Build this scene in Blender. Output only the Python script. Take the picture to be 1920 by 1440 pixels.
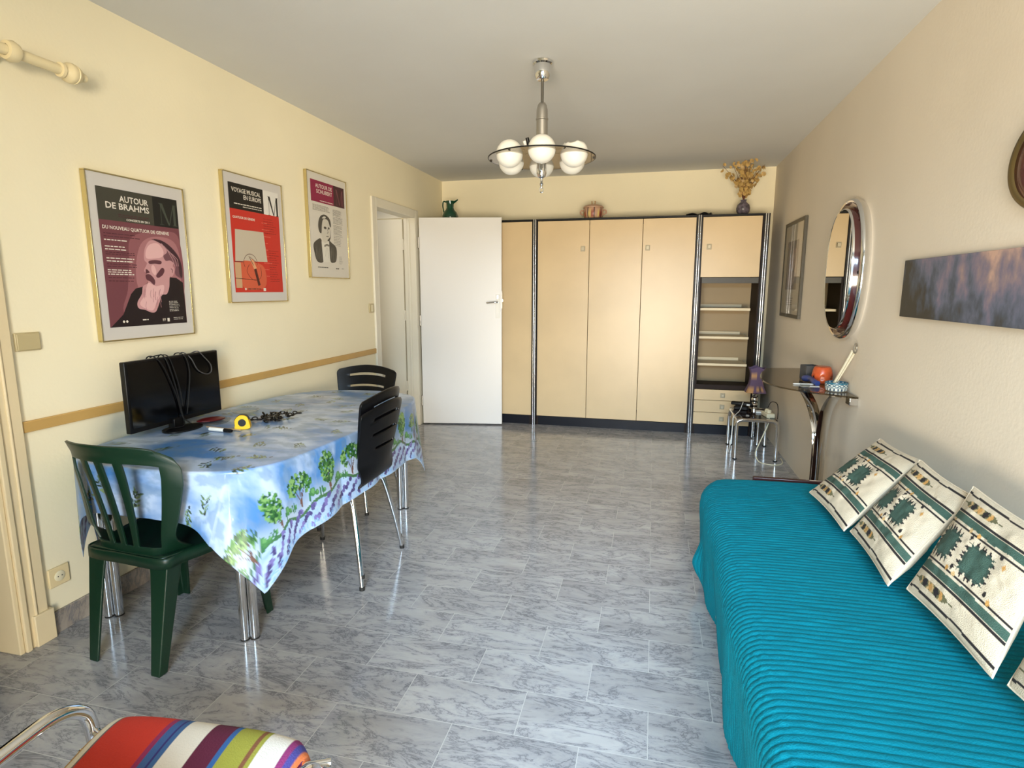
import bpy, math, random
import numpy as np
from math import sin, cos, pi, radians, sqrt
from mathutils import Vector, Matrix
for _o in list(bpy.data.objects): bpy.data.objects.remove(_o)
S = bpy.context.scene
C = S.collection
random.seed(4)
RNG = np.random.RandomState(7)

# ------------------------------------------------------------ camera, world, lights, exposure
F = Vector((-0.23202767, 0.95935933, -0.16060147)); R = Vector((0.97193411, 0.23525072, 0.00108572)); U = Vector((-0.03882321, 0.15584213, 0.98701874))
cd = bpy.data.cameras.new('camera'); cam = bpy.data.objects.new('camera', cd); C.objects.link(cam)
cd.sensor_fit = 'HORIZONTAL'; cd.sensor_width = 36; cd.lens = 36 * 1084.27 / 1920; cd.clip_start = .02
cam.matrix_world = Matrix(((R.x, U.x, -F.x, 2.2601), (R.y, U.y, -F.y, -.2842), (R.z, U.z, -F.z, 1.3497), (0, 0, 0, 1)))
S.camera = cam
S.view_settings.view_transform = 'Standard'; S.view_settings.look = 'None'
S.view_settings.gamma = 1; S.view_settings.use_curve_mapping = False
S.view_settings.exposure = 0.14

W = bpy.data.worlds.new('sky'); S.world = W; W.use_nodes = True
W.node_tree.nodes['Background'].inputs[0].default_value = (.62, .78, 1, 1)
W.node_tree.nodes['Background'].inputs[1].default_value = 1.0

def area(name, loc, target, sx, sy, power, col, spread=180):
    l = bpy.data.lights.new(name, 'AREA'); l.shape = 'RECTANGLE'; l.size = sx; l.size_y = sy
    l.energy = power; l.color = col; l.spread = radians(spread)
    o = bpy.data.objects.new(name, l); C.objects.link(o); o.location = loc
    o.rotation_euler = (Vector(target) - Vector(loc)).to_track_quat('-Z', 'Y').to_euler()
    return o
# daylight through the wide window behind the camera: cool sky from above, warm bounce off the sunlit terrace below
area('sky_light', (2.4, -5.2, 3.4), (2.0, 2.8, .4), 5.0, 2.4, 1800, (.58, .79, 1.0))
area('terrace_light', (1.7, -4.8, .2), (1.9, 4.2, 1.7), 5.0, 1.4, 1080, (1.0, .86, .66))
area('left_wall_fill', (5.2, -5.0, 1.2), (0.0, 4.4, 1.3), 2.0, 1.4, 190, (1.0, .88, .68), 120)  # warm fill added to brighten the left wall, aimed in from the right
area('kitchen_area_light', (-2.0, 0.6, 1.9), (-.9, 1.2, .2), .8, .8, 2.0, (1.0, .82, .6))  # unseen warm area light inside the kitchen; no window is built there
area('corridor_light', (-.6, 4.0, 2.3), (-.4, 5.0, .8), .5, .5, 3.0, (.95, .95, 1.0))

# ------------------------------------------------------------ materials
def lin(v):
    v = v / 255.0
    return v / 12.92 if v <= .04045 else ((v + .055) / 1.055) ** 2.4
def rgb(r, g, b): return (lin(r), lin(g), lin(b), 1)
def mat(name, col, rough=.5, metal=0, var=0.0, scale=6, bump=0.0, bscale=60, coat=0, spec=.5, emis=None):
    m = bpy.data.materials.new(name); m.use_nodes = True; nt = m.node_tree; b = nt.nodes['Principled BSDF']
    c = rgb(*col)
    b.inputs['Base Color'].default_value = c; b.inputs['Roughness'].default_value = rough; b.inputs['Metallic'].default_value = metal
    b.inputs['Coat Weight'].default_value = coat; b.inputs['Specular IOR Level'].default_value = spec
    if var or bump: tc = nt.nodes.new('ShaderNodeTexCoord')
    if var:
        n = nt.nodes.new('ShaderNodeTexNoise'); n.inputs['Scale'].default_value = scale; n.inputs['Detail'].default_value = 4
        nt.links.new(tc.outputs['Object'], n.inputs['Vector'])
        r = nt.nodes.new('ShaderNodeValToRGB'); r.color_ramp.elements[0].position = .3; r.color_ramp.elements[1].position = .7
        r.color_ramp.elements[0].color = [x * (1 - var) for x in c[:3]] + [1]; r.color_ramp.elements[1].color = [min(1, x * (1 + var)) for x in c[:3]] + [1]
        nt.links.new(n.outputs['Fac'], r.inputs[0]); nt.links.new(r.outputs[0], b.inputs['Base Color'])
    if bump:
        n = nt.nodes.new('ShaderNodeTexNoise'); n.inputs['Scale'].default_value = bscale; n.inputs['Detail'].default_value = 3
        nt.links.new(tc.outputs['Object'], n.inputs['Vector'])
        bp = nt.nodes.new('ShaderNodeBump'); bp.inputs['Strength'].default_value = bump; bp.inputs['Distance'].default_value = .01
        nt.links.new(n.outputs['Fac'], bp.inputs['Height']); nt.links.new(bp.outputs[0], b.inputs['Normal'])
    return m
def vcmat(name, rough, bump=0, bscale=200, coat=0, spec=.5):
    m = mat(name, (255, 255, 255), rough, 0, 0, 6, bump, bscale, coat, spec); nt = m.node_tree
    a = nt.nodes.new('ShaderNodeAttribute'); a.attribute_name = 'print'
    nt.links.new(a.outputs['Color'], nt.nodes['Principled BSDF'].inputs['Base Color'])
    return m
def glassmat(name, tint, refl, rough=.02):
    m = bpy.data.materials.new(name); m.use_nodes = True; nt = m.node_tree; nt.nodes.clear()
    o = nt.nodes.new('ShaderNodeOutputMaterial'); t = nt.nodes.new('ShaderNodeBsdfTransparent'); t.inputs[0].default_value = (*tint, 1)
    g = nt.nodes.new('ShaderNodeBsdfGlossy'); g.inputs['Roughness'].default_value = rough; g.inputs[0].default_value = (.9, .9, .9, 1)
    lw = nt.nodes.new('ShaderNodeLayerWeight'); lw.inputs[0].default_value = .5; pw = nt.nodes.new('ShaderNodeMath'); pw.operation = 'POWER'; pw.inputs[1].default_value = 4.0; nt.links.new(lw.outputs['Facing'], pw.inputs[0]); f = nt.nodes.new('ShaderNodeMapRange'); f.inputs[3].default_value = (refl - 1) ** 2 * .25; f.inputs[4].default_value = min(1, (refl - 1) * 1.6); nt.links.new(pw.outputs[0], f.inputs[0]); mx = nt.nodes.new('ShaderNodeMixShader')
    nt.links.new(f.outputs[0], mx.inputs[0]); nt.links.new(t.outputs[0], mx.inputs[1]); nt.links.new(g.outputs[0], mx.inputs[2]); nt.links.new(mx.outputs[0], o.inputs[0])
    return m
def marble_mat(name, tiled=True, dark=False):
    m = bpy.data.materials.new(name); m.use_nodes = True; nt = m.node_tree; N = nt.nodes.new; L = nt.links.new
    b = nt.nodes['Principled BSDF']; b.inputs['Roughness'].default_value = .2
    tc = N('ShaderNodeTexCoord'); mp = N('ShaderNodeMapping'); mp.inputs['Location'].default_value = (-.095, -.053, 0); L(tc.outputs['Object'], mp.inputs[0])
    br = N('ShaderNodeTexBrick'); br.offset = .5; br.offset_frequency = 2
    for k, v in (('Scale', 1), ('Mortar Size', .0013), ('Mortar Smooth', .1), ('Bias', 0), ('Brick Width', .4), ('Row Height', .2)): br.inputs[k].default_value = v
    br.inputs['Color1'].default_value = (0, 0, 0, 1); br.inputs['Color2'].default_value = (1, 1, 1, 1); br.inputs['Mortar'].default_value = (.5, .5, .5, 1)
    L(mp.outputs[0], br.inputs['Vector'])
    # every tile reads its own piece of stone
    sc = N('ShaderNodeVectorMath'); sc.operation = 'MULTIPLY'; sc.inputs[1].default_value = (7.3, 11.9, 5.1); L(br.outputs['Color'], sc.inputs[0])
    ad = N('ShaderNodeVectorMath'); ad.operation = 'ADD'; L(tc.outputs['Object'], ad.inputs[0]); L(sc.outputs[0], ad.inputs[1])
    m2 = N('ShaderNodeMapping'); m2.inputs['Rotation'].default_value = (0, 0, radians(28)); m2.inputs['Scale'].default_value = (1, 2.8, 1)
    L(ad.outputs[0] if tiled else tc.outputs['Object'], m2.inputs[0])
    n1 = N('ShaderNodeTexNoise'); n1.inputs['Scale'].default_value = 4.2; n1.inputs['Detail'].default_value = 9; n1.inputs['Roughness'].default_value = .72; n1.inputs['Distortion'].default_value = .55
    L(m2.outputs[0], n1.inputs['Vector'])
    sb = N('ShaderNodeMath'); sb.operation = 'SUBTRACT'; sb.inputs[1].default_value = .5; L(n1.outputs['Fac'], sb.inputs[0])
    ab = N('ShaderNodeMath'); ab.operation = 'ABSOLUTE'; L(sb.outputs[0], ab.inputs[0])
    r1 = N('ShaderNodeValToRGB'); e = r1.color_ramp.elements; e[0].position = 0; e[1].position = .02
    e[0].color = rgb(126, 126, 130); e[1].color = rgb(172, 171, 172) if not dark else rgb(160, 150, 140)
    x = e.new(.09); x.color = rgb(184, 182, 180) if not dark else rgb(178, 168, 155)
    L(ab.outputs[0], r1.inputs[0])
    n2 = N('ShaderNodeTexNoise'); n2.inputs['Scale'].default_value = 2.2; n2.inputs['Detail'].default_value = 6; n2.inputs['Distortion'].default_value = .6; L(m2.outputs[0], n2.inputs['Vector'])
    r2 = N('ShaderNodeValToRGB'); r2.color_ramp.elements[0].position = .3; r2.color_ramp.elements[1].position = .7
    r2.color_ramp.elements[0].color = (.66, .66, .68, 1); r2.color_ramp.elements[1].color = (1, 1, 1, 1); L(n2.outputs['Fac'], r2.inputs[0])
    mu = N('ShaderNodeMixRGB'); mu.blend_type = 'MULTIPLY'; mu.inputs[0].default_value = 1; L(r1.outputs[0], mu.inputs[1]); L(r2.outputs[0], mu.inputs[2])
    # fine dark flecks
    n3 = N('ShaderNodeTexNoise'); n3.inputs['Scale'].default_value = 17; n3.inputs['Detail'].default_value = 5; L(m2.outputs[0], n3.inputs['Vector'])
    r3 = N('ShaderNodeValToRGB'); r3.color_ramp.elements[0].position = .3; r3.color_ramp.elements[1].position = .42; r3.color_ramp.elements[0].color = (.62, .62, .65, 1); r3.color_ramp.elements[1].color = (1, 1, 1, 1); L(n3.outputs['Fac'], r3.inputs[0])
    mu2 = N('ShaderNodeMixRGB'); mu2.blend_type = 'MULTIPLY'; mu2.inputs[0].default_value = .75; L(mu.outputs[0], mu2.inputs[1]); L(r3.outputs[0], mu2.inputs[2])
    if tiled:
        mj = N('ShaderNodeMixRGB'); mj.inputs[2].default_value = rgb(190, 188, 185); L(br.outputs['Fac'], mj.inputs[0]); L(mu2.outputs[0], mj.inputs[1]); L(mj.outputs[0], b.inputs['Base Color'])
    else: L(mu2.outputs[0], b.inputs['Base Color'])
    n4 = N('ShaderNodeTexNoise'); n4.inputs['Scale'].default_value = 5; L(tc.outputs['Object'], n4.inputs['Vector'])
    mr = N('ShaderNodeMapRange'); mr.inputs[3].default_value = .09; mr.inputs[4].default_value = .20; L(n4.outputs['Fac'], mr.inputs[0]); L(mr.outputs[0], b.inputs['Roughness'])
    return m

M = dict(
    strip=mat('satin_chrome', (225, 225, 228), .2, 1),
    knob=mat('satin_knob', (178, 168, 144), .45, .3),
    wall=mat('cream_wall_paint', (241, 231, 200), .85, var=.03, scale=1.5, bump=.06, bscale=70),
    wall_back=mat('cream_wall_paint_back', (241, 231, 200), .85, var=.03, scale=1.5, bump=.06, bscale=70),
    wall_right=mat('off_white_wall_paint', (222, 211, 192), .85, var=.03, scale=1.5, bump=.06, bscale=70),
    ceiling=mat('ceiling_paint', (220, 220, 216), .9, var=.02, scale=2, bump=.05, bscale=90),
    floor=marble_mat('grey_marble_tiles'), skirt=marble_mat('marble_skirting', False, True),
    trim=mat('cream_gloss_paint', (226, 208, 170), .4, bump=.04, bscale=20),
    frame=mat('pale_gloss_paint', (224, 218, 200), .4, bump=.03, bscale=20),
    door=mat('white_door_paint', (226, 224, 220), .32, bump=.02, bscale=12),
    rail=mat('ochre_rail', (196, 158, 92), .5, var=.05),
    chrome=mat('chrome', (225, 225, 225), .08, 1), brushed=mat('brushed_metal', (184, 180, 172), .38, 1),
    black=mat('black_plastic', (9, 9, 10), .4, spec=.3), blackwood=mat('black_lacquer', (7, 7, 9), .38, spec=.25, bump=.02, bscale=30),
    screen=mat('screen_glass', (4, 4, 5), .12), rubber=mat('rubber', (20, 20, 20), .7),
    veneer=mat('maple_veneer', (216, 191, 149), .33, var=.04, scale=3), veneer_dk=mat('tan_back_panel', (156, 132, 90), .5, var=.04, scale=3),
    darkwood=mat('dark_brown_wood', (40, 29, 25), .6, var=.15, scale=8, spec=.2), kick=mat('black_kickboard', (12, 16, 26), .45, spec=.2), shelf=mat('cream_shelf', (224, 208, 172), .45),
    valance=mat('grey_valance', (74, 72, 66), .4, spec=.3),
    green=mat('green_plastic', (10, 40, 24), .38, bump=.03, bscale=90), jug=mat('green_glaze', (14, 66, 44), .12, coat=.5),
    gold=mat('champagne_frame', (205, 190, 140), .25, .9), mount=mat('grey_white_mount', (205, 200, 194), .6),
    switch=mat('beige_switch', (190, 174, 132), .4), socket=mat('cream_socket', (226, 206, 160), .4), cream=mat('cream_plastic', (228, 218, 186), .4), white=mat('white_plastic', (235, 233, 225), .4),
    opal=mat('opal_globe', (238, 236, 226), .35, coat=.2), rod=mat('cream_lacquered_wood', (228, 212, 170), .4),
    smoked=glassmat('smoked_glass', (.58, .53, .45), 1.45), clear=glassmat('clear_plastic', (.90, .91, .90), 1.35),
    mirror=mat('mirror_glass', (222, 218, 205), .015, 1), brown=mat('brown_enamel', (70, 28, 26), .12, coat=.5),
    teal=mat('teal_quilt', (0, 108, 124), .8, var=.06, scale=9, bump=.25, bscale=260, spec=.12),
    quilt_base=mat('mattress_ticking', (200, 196, 186), .8), wood_red=mat('dark_red_wood', (58, 26, 24), .3),
    yellow=mat('yellow_plastic', (240, 190, 20), .35), red=mat('dark_red_plastic', (84, 14, 18), .3), orange=mat('orange_glaze', (184, 78, 38), .3, var=.12, scale=60),
    blue=mat('blue_plastic', (44, 62, 120), .35), stick=mat('pale_wood', (190, 160, 120), .5), grey=mat('dark_grey_fabric', (66, 64, 62), .8),
    purple=mat('purple_fabric', (84, 66, 92), .8, var=.2, scale=60), tan=mat('tan_print', (178, 140, 92), .8), brass=mat('old_brass', (120, 104, 66), .35, .8),
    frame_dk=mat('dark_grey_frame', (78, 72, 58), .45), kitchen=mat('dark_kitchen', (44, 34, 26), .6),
)

# ------------------------------------------------------------ mesh building
class MB:
    def __init__(s): s.v = []; s.f = []; s.m = []; s.cur = 0
    def add(s, vs, fs, M4=None):
        k = len(s.v)
        s.v += [tuple(M4 @ Vector(p)) if M4 is not None else tuple(p) for p in vs]
        s.f += [tuple(i + k for i in f) for f in fs]; s.m += [s.cur] * len(fs); return s
    def box(s, x0, x1, y0, y1, z0, z1, M4=None):
        vs = [(x, y, z) for x in (x0, x1) for y in (y0, y1) for z in (z0, z1)]
        return s.add(vs, [(0, 1, 3, 2), (4, 6, 7, 5), (0, 4, 5, 1), (2, 3, 7, 6), (0, 2, 6, 4), (1, 5, 7, 3)], M4)
    def lathe(s, prof, n=32, c=(0, 0, 0), sx=1, sy=1, M4=None, cap=True):
        vs = []; fs = []
        for r, z in prof:
            for i in range(n):
                a = 2 * pi * i / n; vs.append((c[0] + r * cos(a) * sx, c[1] + r * sin(a) * sy, c[2] + z))
        for j in range(len(prof) - 1):
            for i in range(n):
                a, b = j * n + i, j * n + (i + 1) % n; fs.append((a, b, b + n, a + n))
        if cap:
            fs.append(tuple(range(n))[::-1]); fs.append(tuple((len(prof) - 1) * n + i for i in range(n)))
        return s.add(vs, fs, M4)
    def tube(s, pts, r, n=10, closed=False, cap=True, flat=None, ref=None):
        pts = [Vector(p) for p in pts]; N = len(pts); rs = r if isinstance(r, (list, tuple)) else [r] * N
        vs = []; fs = []; up = Vector(ref) if ref else None
        for i, p in enumerate(pts):
            a = pts[(i - 1) % N] if (closed or i > 0) else p; b = pts[(i + 1) % N] if (closed or i < N - 1) else p
            t = (b - a).normalized()
            if up is None: up = Vector((0, 0, 1)) if abs(t.z) < .9 else Vector((1, 0, 0))
            x = up - t * up.dot(t)
            if x.length < 1e-5: x = t.orthogonal()
            x.normalize(); y = t.cross(x)
            if not ref: up = x
            for k in range(n):
                an = 2 * pi * k / n
                if flat: q = p + x * (rs[i] * flat[0] * cos(an)) + y * (rs[i] * flat[1] * sin(an))
                else: q = p + (x * cos(an) + y * sin(an)) * rs[i]
                vs.append(tuple(q))
        for i in range(N if closed else N - 1):
            j = (i + 1) % N
            for k in range(n):
                k2 = (k + 1) % n; fs.append((i * n + k, i * n + k2, j * n + k2, j * n + k))
        if cap and not closed: fs.append(tuple(range(n))[::-1]); fs.append(tuple((N - 1) * n + k for k in range(n)))
        return s.add(vs, fs)
    def cyl(s, a, b, r, r2=None, n=20): return s.tube([a, b], [r, r if r2 is None else r2], n)
    def sph(s, c, r, n=24, m=14, sz=1):
        prof = [(max(1e-4, r * sin(pi * j / m)), -r * cos(pi * j / m) * sz) for j in range(m + 1)]
        return s.lathe(prof, n, c)
    def prism(s, poly, d0, d1, fn):
        n = len(poly); vs = [fn(a, b, d0) for a, b in poly] + [fn(a, b, d1) for a, b in poly]
        fs = [tuple(range(n))[::-1], tuple(range(n, 2 * n))] + [(i, (i + 1) % n, n + (i + 1) % n, n + i) for i in range(n)]
        return s.add(vs, fs)
    def grid(s, P, skip=None, closed_u=False):
        P = np.asarray(P); nu, nv = P.shape[:2]; vs = [tuple(p) for p in P.reshape(-1, 3)]; fs = []
        for i in range(nu if closed_u else nu - 1):
            i2 = (i + 1) % nu
            for j in range(nv - 1):
                if skip and skip(i, j): continue
                fs.append((i * nv + j, i2 * nv + j, i2 * nv + j + 1, i * nv + j + 1))
        return s.add(vs, fs)
    def build(s, name, mats, parent=None, bevel=0, seg=2, solid=0, sub=0, angle=40, loc=None, off=0, fix=True):
        me = bpy.data.meshes.new(name); me.from_pydata(s.v, [], s.f)
        if not isinstance(mats, (list, tuple)): mats = [mats]
        for m in mats: me.materials.append(M[m] if isinstance(m, str) else m)
        me.polygons.foreach_set('material_index', s.m); me.polygons.foreach_set('use_smooth', [True] * len(s.f))
        if fix and len(s.f) < 60000:
            import bmesh
            bm = bmesh.new(); bm.from_mesh(me); bmesh.ops.recalc_face_normals(bm, faces=bm.faces); bm.to_mesh(me); bm.free()
        me.update(); me.set_sharp_from_angle(angle=radians(angle))
        o = bpy.data.objects.new(name, me); C.objects.link(o)
        if loc: o.location = loc
        if parent: o.parent = parent
        if solid: md = o.modifiers.new('thickness', 'SOLIDIFY'); md.thickness = solid; md.offset = off
        if sub: md = o.modifiers.new('smooth', 'SUBSURF'); md.levels = md.render_levels = sub
        if bevel: md = o.modifiers.new('bevel', 'BEVEL'); md.width = bevel; md.segments = seg; md.limit_method = 'ANGLE'; md.angle_limit = radians(50)
        return o
def tag(o, label=None, cat=None, group=None, kind=None):
    if label: o['label'] = label
    if cat: o['category'] = cat
    if group: o['group'] = group
    if kind: o['kind'] = kind
    return o
def thing(name, label, cat, loc=(0, 0, 0), rz=0, group=None):
    o = bpy.data.objects.new(name, None); C.objects.link(o); o.location = loc; o.rotation_euler = (0, 0, rz); o.empty_display_size = .1
    return tag(o, label, cat, group)
def struct(name, mb, m, **k):
    return tag(mb.build(name, m, **k), kind='structure')
def copy_tree(o, parent=None):
    c = o.copy(); C.objects.link(c); c.parent = parent
    for k in list(o.children): copy_tree(k, c)
    return c
def spline(pts, n=8, closed=False):
    P = [np.array(p, float) for p in pts]; N = len(P); out = []
    for i in range(N if closed else N - 1):
        if closed: p0, p1, p2, p3 = P[i - 1], P[i], P[(i + 1) % N], P[(i + 2) % N]
        else: p0, p1, p2, p3 = P[max(i - 1, 0)], P[i], P[i + 1], P[min(i + 2, N - 1)]
        for k in range(n):
            t = k / n; out.append(.5 * ((2 * p1) + (-p0 + p2) * t + (2 * p0 - 5 * p1 + 4 * p2 - p3) * t * t + (-p0 + 3 * p1 - 3 * p2 + p3) * t ** 3))
    if not closed: out.append(P[-1])
    return [tuple(p) for p in out]
def vnoise(x, y, seed=0):
    xi = np.floor(x).astype(int); yi = np.floor(y).astype(int); fx = x - xi; fy = y - yi
    def h(a, b):
        n = (a * 374761393 + b * 668265263 + seed * 974634777) & 0x7fffffff
        n = ((n ^ (n >> 13)) * 1274126177) & 0x7fffffff
        return ((n ^ (n >> 16)) & 0xffff) / 65535.0
    ux = fx * fx * (3 - 2 * fx); uy = fy * fy * (3 - 2 * fy)
    return (h(xi, yi) * (1 - ux) + h(xi + 1, yi) * ux) * (1 - uy) + (h(xi, yi + 1) * (1 - ux) + h(xi + 1, yi + 1) * ux) * uy
def fbm(x, y, seed=0, o=5): return sum(vnoise(x * 2 ** k, y * 2 ** k, seed + k) * .5 ** (k + 1) for k in range(o)) / (1 - .5 ** o)
def paint(o, cols):
    me = o.data; a = me.color_attributes.new('print', 'FLOAT_COLOR', 'POINT')
    buf = np.ones((len(me.vertices), 4), dtype=np.float32); buf[:, :3] = cols[:, :3]; a.data.foreach_set('color', buf.ravel())
def L3(r, g, b): return np.array([lin(r), lin(g), lin(b)])

# ------------------------------------------------------------ room shell
XR, YB, H, YN = 3.338, 5.843, 2.5, -.75
def yz(pieces, x0, x1, name, m):
    b = MB()
    for y0, y1, z0, z1 in pieces: b.box(x0, x1, y0, y1, z0, z1)
    return struct(name, b, m)
struct('floor', MB().box(-2.2, XR + .12, YN - .12, YB + .12, -.1, 0), 'floor')
struct('ceiling', MB().box(-2.2, XR + .12, YN - .12, YB + .12, H, H + .1), 'ceiling')
yz([(YN - .12, .36, 0, H), (.36, 1.21, 2.06, H), (1.21, 4.236, 0, H), (4.236, 5.04, 2.03, H), (5.04, YB, 0, H)], -.1, 0, 'wall_left', 'wall')
yz([(YN - .12, YB + .12, 0, H)], XR, XR + .12, 'wall_right', 'wall_right')
struct('wall_back', MB().box(-.1, XR, YB, YB + .12, 0, H), 'wall_back')
nb = MB(); nb.box(-.0, 1.35, YN - .12, YN, 0, H); nb.box(3.25, XR, YN - .12, YN, 0, H); nb.box(1.35, 3.25, YN - .12, YN, 2.2, H)
struct('wall_near', nb, 'wall')
wf = MB()
for x in (1.35, 2.27, 3.19): wf.box(x, x + .06, YN - .1, YN - .04, 0, 2.2)
wf.box(1.35, 3.25, YN - .1, YN - .04, 2.14, 2.2)
struct('window_1', wf, 'frame', bevel=.003)
# kitchen and corridor beyond the two door openings
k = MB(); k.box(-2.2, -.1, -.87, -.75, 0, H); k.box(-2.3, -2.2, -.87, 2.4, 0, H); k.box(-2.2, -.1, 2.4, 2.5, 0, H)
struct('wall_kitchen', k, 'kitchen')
k = MB(); k.box(-1.2, -1.1, 3.5, 5.15, 0, H); k.box(-1.1, -.1, 3.4, 3.5, 0, H); k.box(-1.1, -.1, 5.075, 5.17, 0, H)
struct('wall_corridor', k, 'wall')
struct('trim_4', MB().box(-1.08, -.12, 5.055, 5.075, 2.03, 2.12), 'frame')
d2 = struct('door_2', MB().box(-.93, -.115, 5.035, 5.07, .01, 2.02), 'frame', bevel=.003)
for z in (1.78, 1.1, .4): MB().cyl((-.108, 5.03, z - .05), (-.108, 5.03, z + .05), .008).build('hinge', 'frame', d2)

# chair rail, skirting, door trims
struct('trim_1', MB().box(0, .012, 1.318, 4.162, .822, .864), 'rail', bevel=.003)
for n_, (a, b) in (('left', (1.324, 4.16)),):
    struct('baseboard_' + n_, MB().box(0, .012, a, b, 0, .09), 'skirt', bevel=.002)
t = MB()
def casing(t, y0, y1, ztop, w, inner, depth=.02):
    # mitred casing with a raised inner bead
    for (a, b) in ((y0, y0 + w), (y1 - w, y1)): t.box(0, depth, a, b, 0, ztop)
    t.box(0, depth, y0 + w, y1 - w, ztop - w, ztop)
    return t
casing(t, .255, 1.314, 2.155, .10, 0)
t.box(0, .03, 1.214, 1.235, 0, 2.06); t.box(0, .026, 1.262, 1.272, .0, 2.1)
t.box(-.1, .02, 1.195, 1.214, 0, 2.06); t.box(-.1, .02, .355, .374, 0, 2.06); t.box(-.1, .02, .374, 1.195, 2.04, 2.06)
struct('trim_2', t, 'trim', bevel=.004)
struct('trim_5', MB().box(0, .032, 1.252, 1.326, 0, .125), 'trim', bevel=.003)
t = MB(); casing(t, 4.162, 5.112, 2.1, .068, 0)
t.box(-.1, .02, 4.23, 4.245, 0, 2.04); t.box(-.1, .02, 5.03, 5.044, 0, 2.04); t.box(-.1, .02, 4.245, 5.03, 2.025, 2.04)
t.box(-.06, -.035, 5.018, 5.03, 0, 2.025); t.box(-.06, -.035, 4.245, 4.257, 0, 2.025)
struct('trim_3', t, 'frame', bevel=.004)

# open door leaf
dl = bpy.data.objects.new('door_1', None); C.objects.link(dl); dl.location = (.035, 5.085, 0); dl.rotation_euler = (0, 0, math.atan2(.15, .77)); tag(dl, kind='structure')
MB().box(0, .80, 0, .038, .012, 2.035).build('leaf', 'door', dl, bevel=.003)
h = MB(); h.box(.742, .782, -.008, 0, 1.075, 1.305).build('handle_plate', 'white', dl, bevel=.002)
h = MB(); h.cyl((.762, -.008, 1.23), (.762, -.05, 1.23), .009); h.tube(spline([(.765, -.05, 1.23), (.74, -.055, 1.232), (.69, -.052, 1.228), (.655, -.045, 1.225)], 5), [.009] * 16, 10)
h.build('door_handle', 'chrome', dl)
h = MB(); h.cyl((.762, -.008, 1.283), (.762, -.022, 1.283), .011); h.box(.752, .772, -.022, -.016, 1.262, 1.30)
h.build('lock_cylinder', 'brushed', dl, bevel=.001)
h = MB(); h.box(.798, .803, .008, .03, 1.17, 1.34); h.box(.803, .813, .012, .026, 1.235, 1.26); h.build('latch', 'brushed', dl)
for z in (1.8, 1.05, .25): MB().cyl((-.006, .0, z - .05), (-.006, .0, z + .05), .009, n=12).build('hinge', 'brushed', dl)

# ------------------------------------------------------------ switches, socket, curtain rod
s = thing('light_switch', 'large beige rectangular light switch beside the near doorway', 'light switch', (0, 1.378, 1.158))
MB().box(0, .010, -.045, .045, -.034, .034).build('plate', 'switch', s, bevel=.003); MB().box(.01, .014, -.041, .041, -.030, .030).build('rocker', 'switch', s, bevel=.002)
s = thing('light_switch', 'small beige light switch next to the far door frame', 'light switch', (0, 4.112, 1.20))
MB().box(0, .010, -.04, .04, -.036, .036).build('plate', 'switch', s, bevel=.003); MB().box(.01, .014, -.014, .014, -.028, .028).build('rocker', 'cream', s, bevel=.002)
s = thing('wall_socket', 'cream wall socket just above the marble skirting behind the green chair', 'socket', (0, 1.379, .227))
MB().box(0, .009, -.041, .041, -.039, .039).build('plate', 'socket', s, bevel=.003)
rx = Matrix.Rotation(pi / 2, 4, 'Y')
MB().lathe([(.021, 0), (.021, .003), (.0195, .004), (.0005, .0035)], 24, M4=Matrix.Translation((.008, 0, 0)) @ rx).build('socket_well', 'cream', s)
h = MB()
for a in (-.008, .008): h.cyl((.011, a, 0), (.0125, a, 0), .0024, n=10)
h.build('contact_hole', 'black', s)

s = thing('curtain_rod', 'cream turned wooden curtain rod with bulbous finial above the near doorway', 'curtain rod', (.1, 1.0, 2.15))
MB().cyl((0, -.95, 0), (0, .56, 0), .018, n=24).build('pole', 'rod', s)
ry = Matrix.Translation((0, .545, 0)) @ Matrix.Rotation(-pi / 2, 4, 'X')
MB().lathe([(.018, 0), (.026, .002), (.027, .012), (.021, .016), (.022, .02), (.035, .032), (.037, .045), (.033, .056), (.035, .058), (.030, .072), (.020, .080), (.016, .084), (.018, .09), (.014, .104), (.002, .11)], 28, M4=ry).build('finial', 'rod', s)
h = MB(); h.lathe([(.019, -.02), (.03, -.018), (.036, 0), (.03, .018), (.019, .02)], 24, M4=Matrix.Translation((0, .38, 0)) @ Matrix.Rotation(-pi / 2, 4, 'X'), cap=False)
h.cyl((-.1, .38, 0), (-.02, .38, 0), .014); h.cyl((-.1, .38, 0), (-.088, .38, 0), .03); h.build('bracket', 'rod', s)

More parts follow.
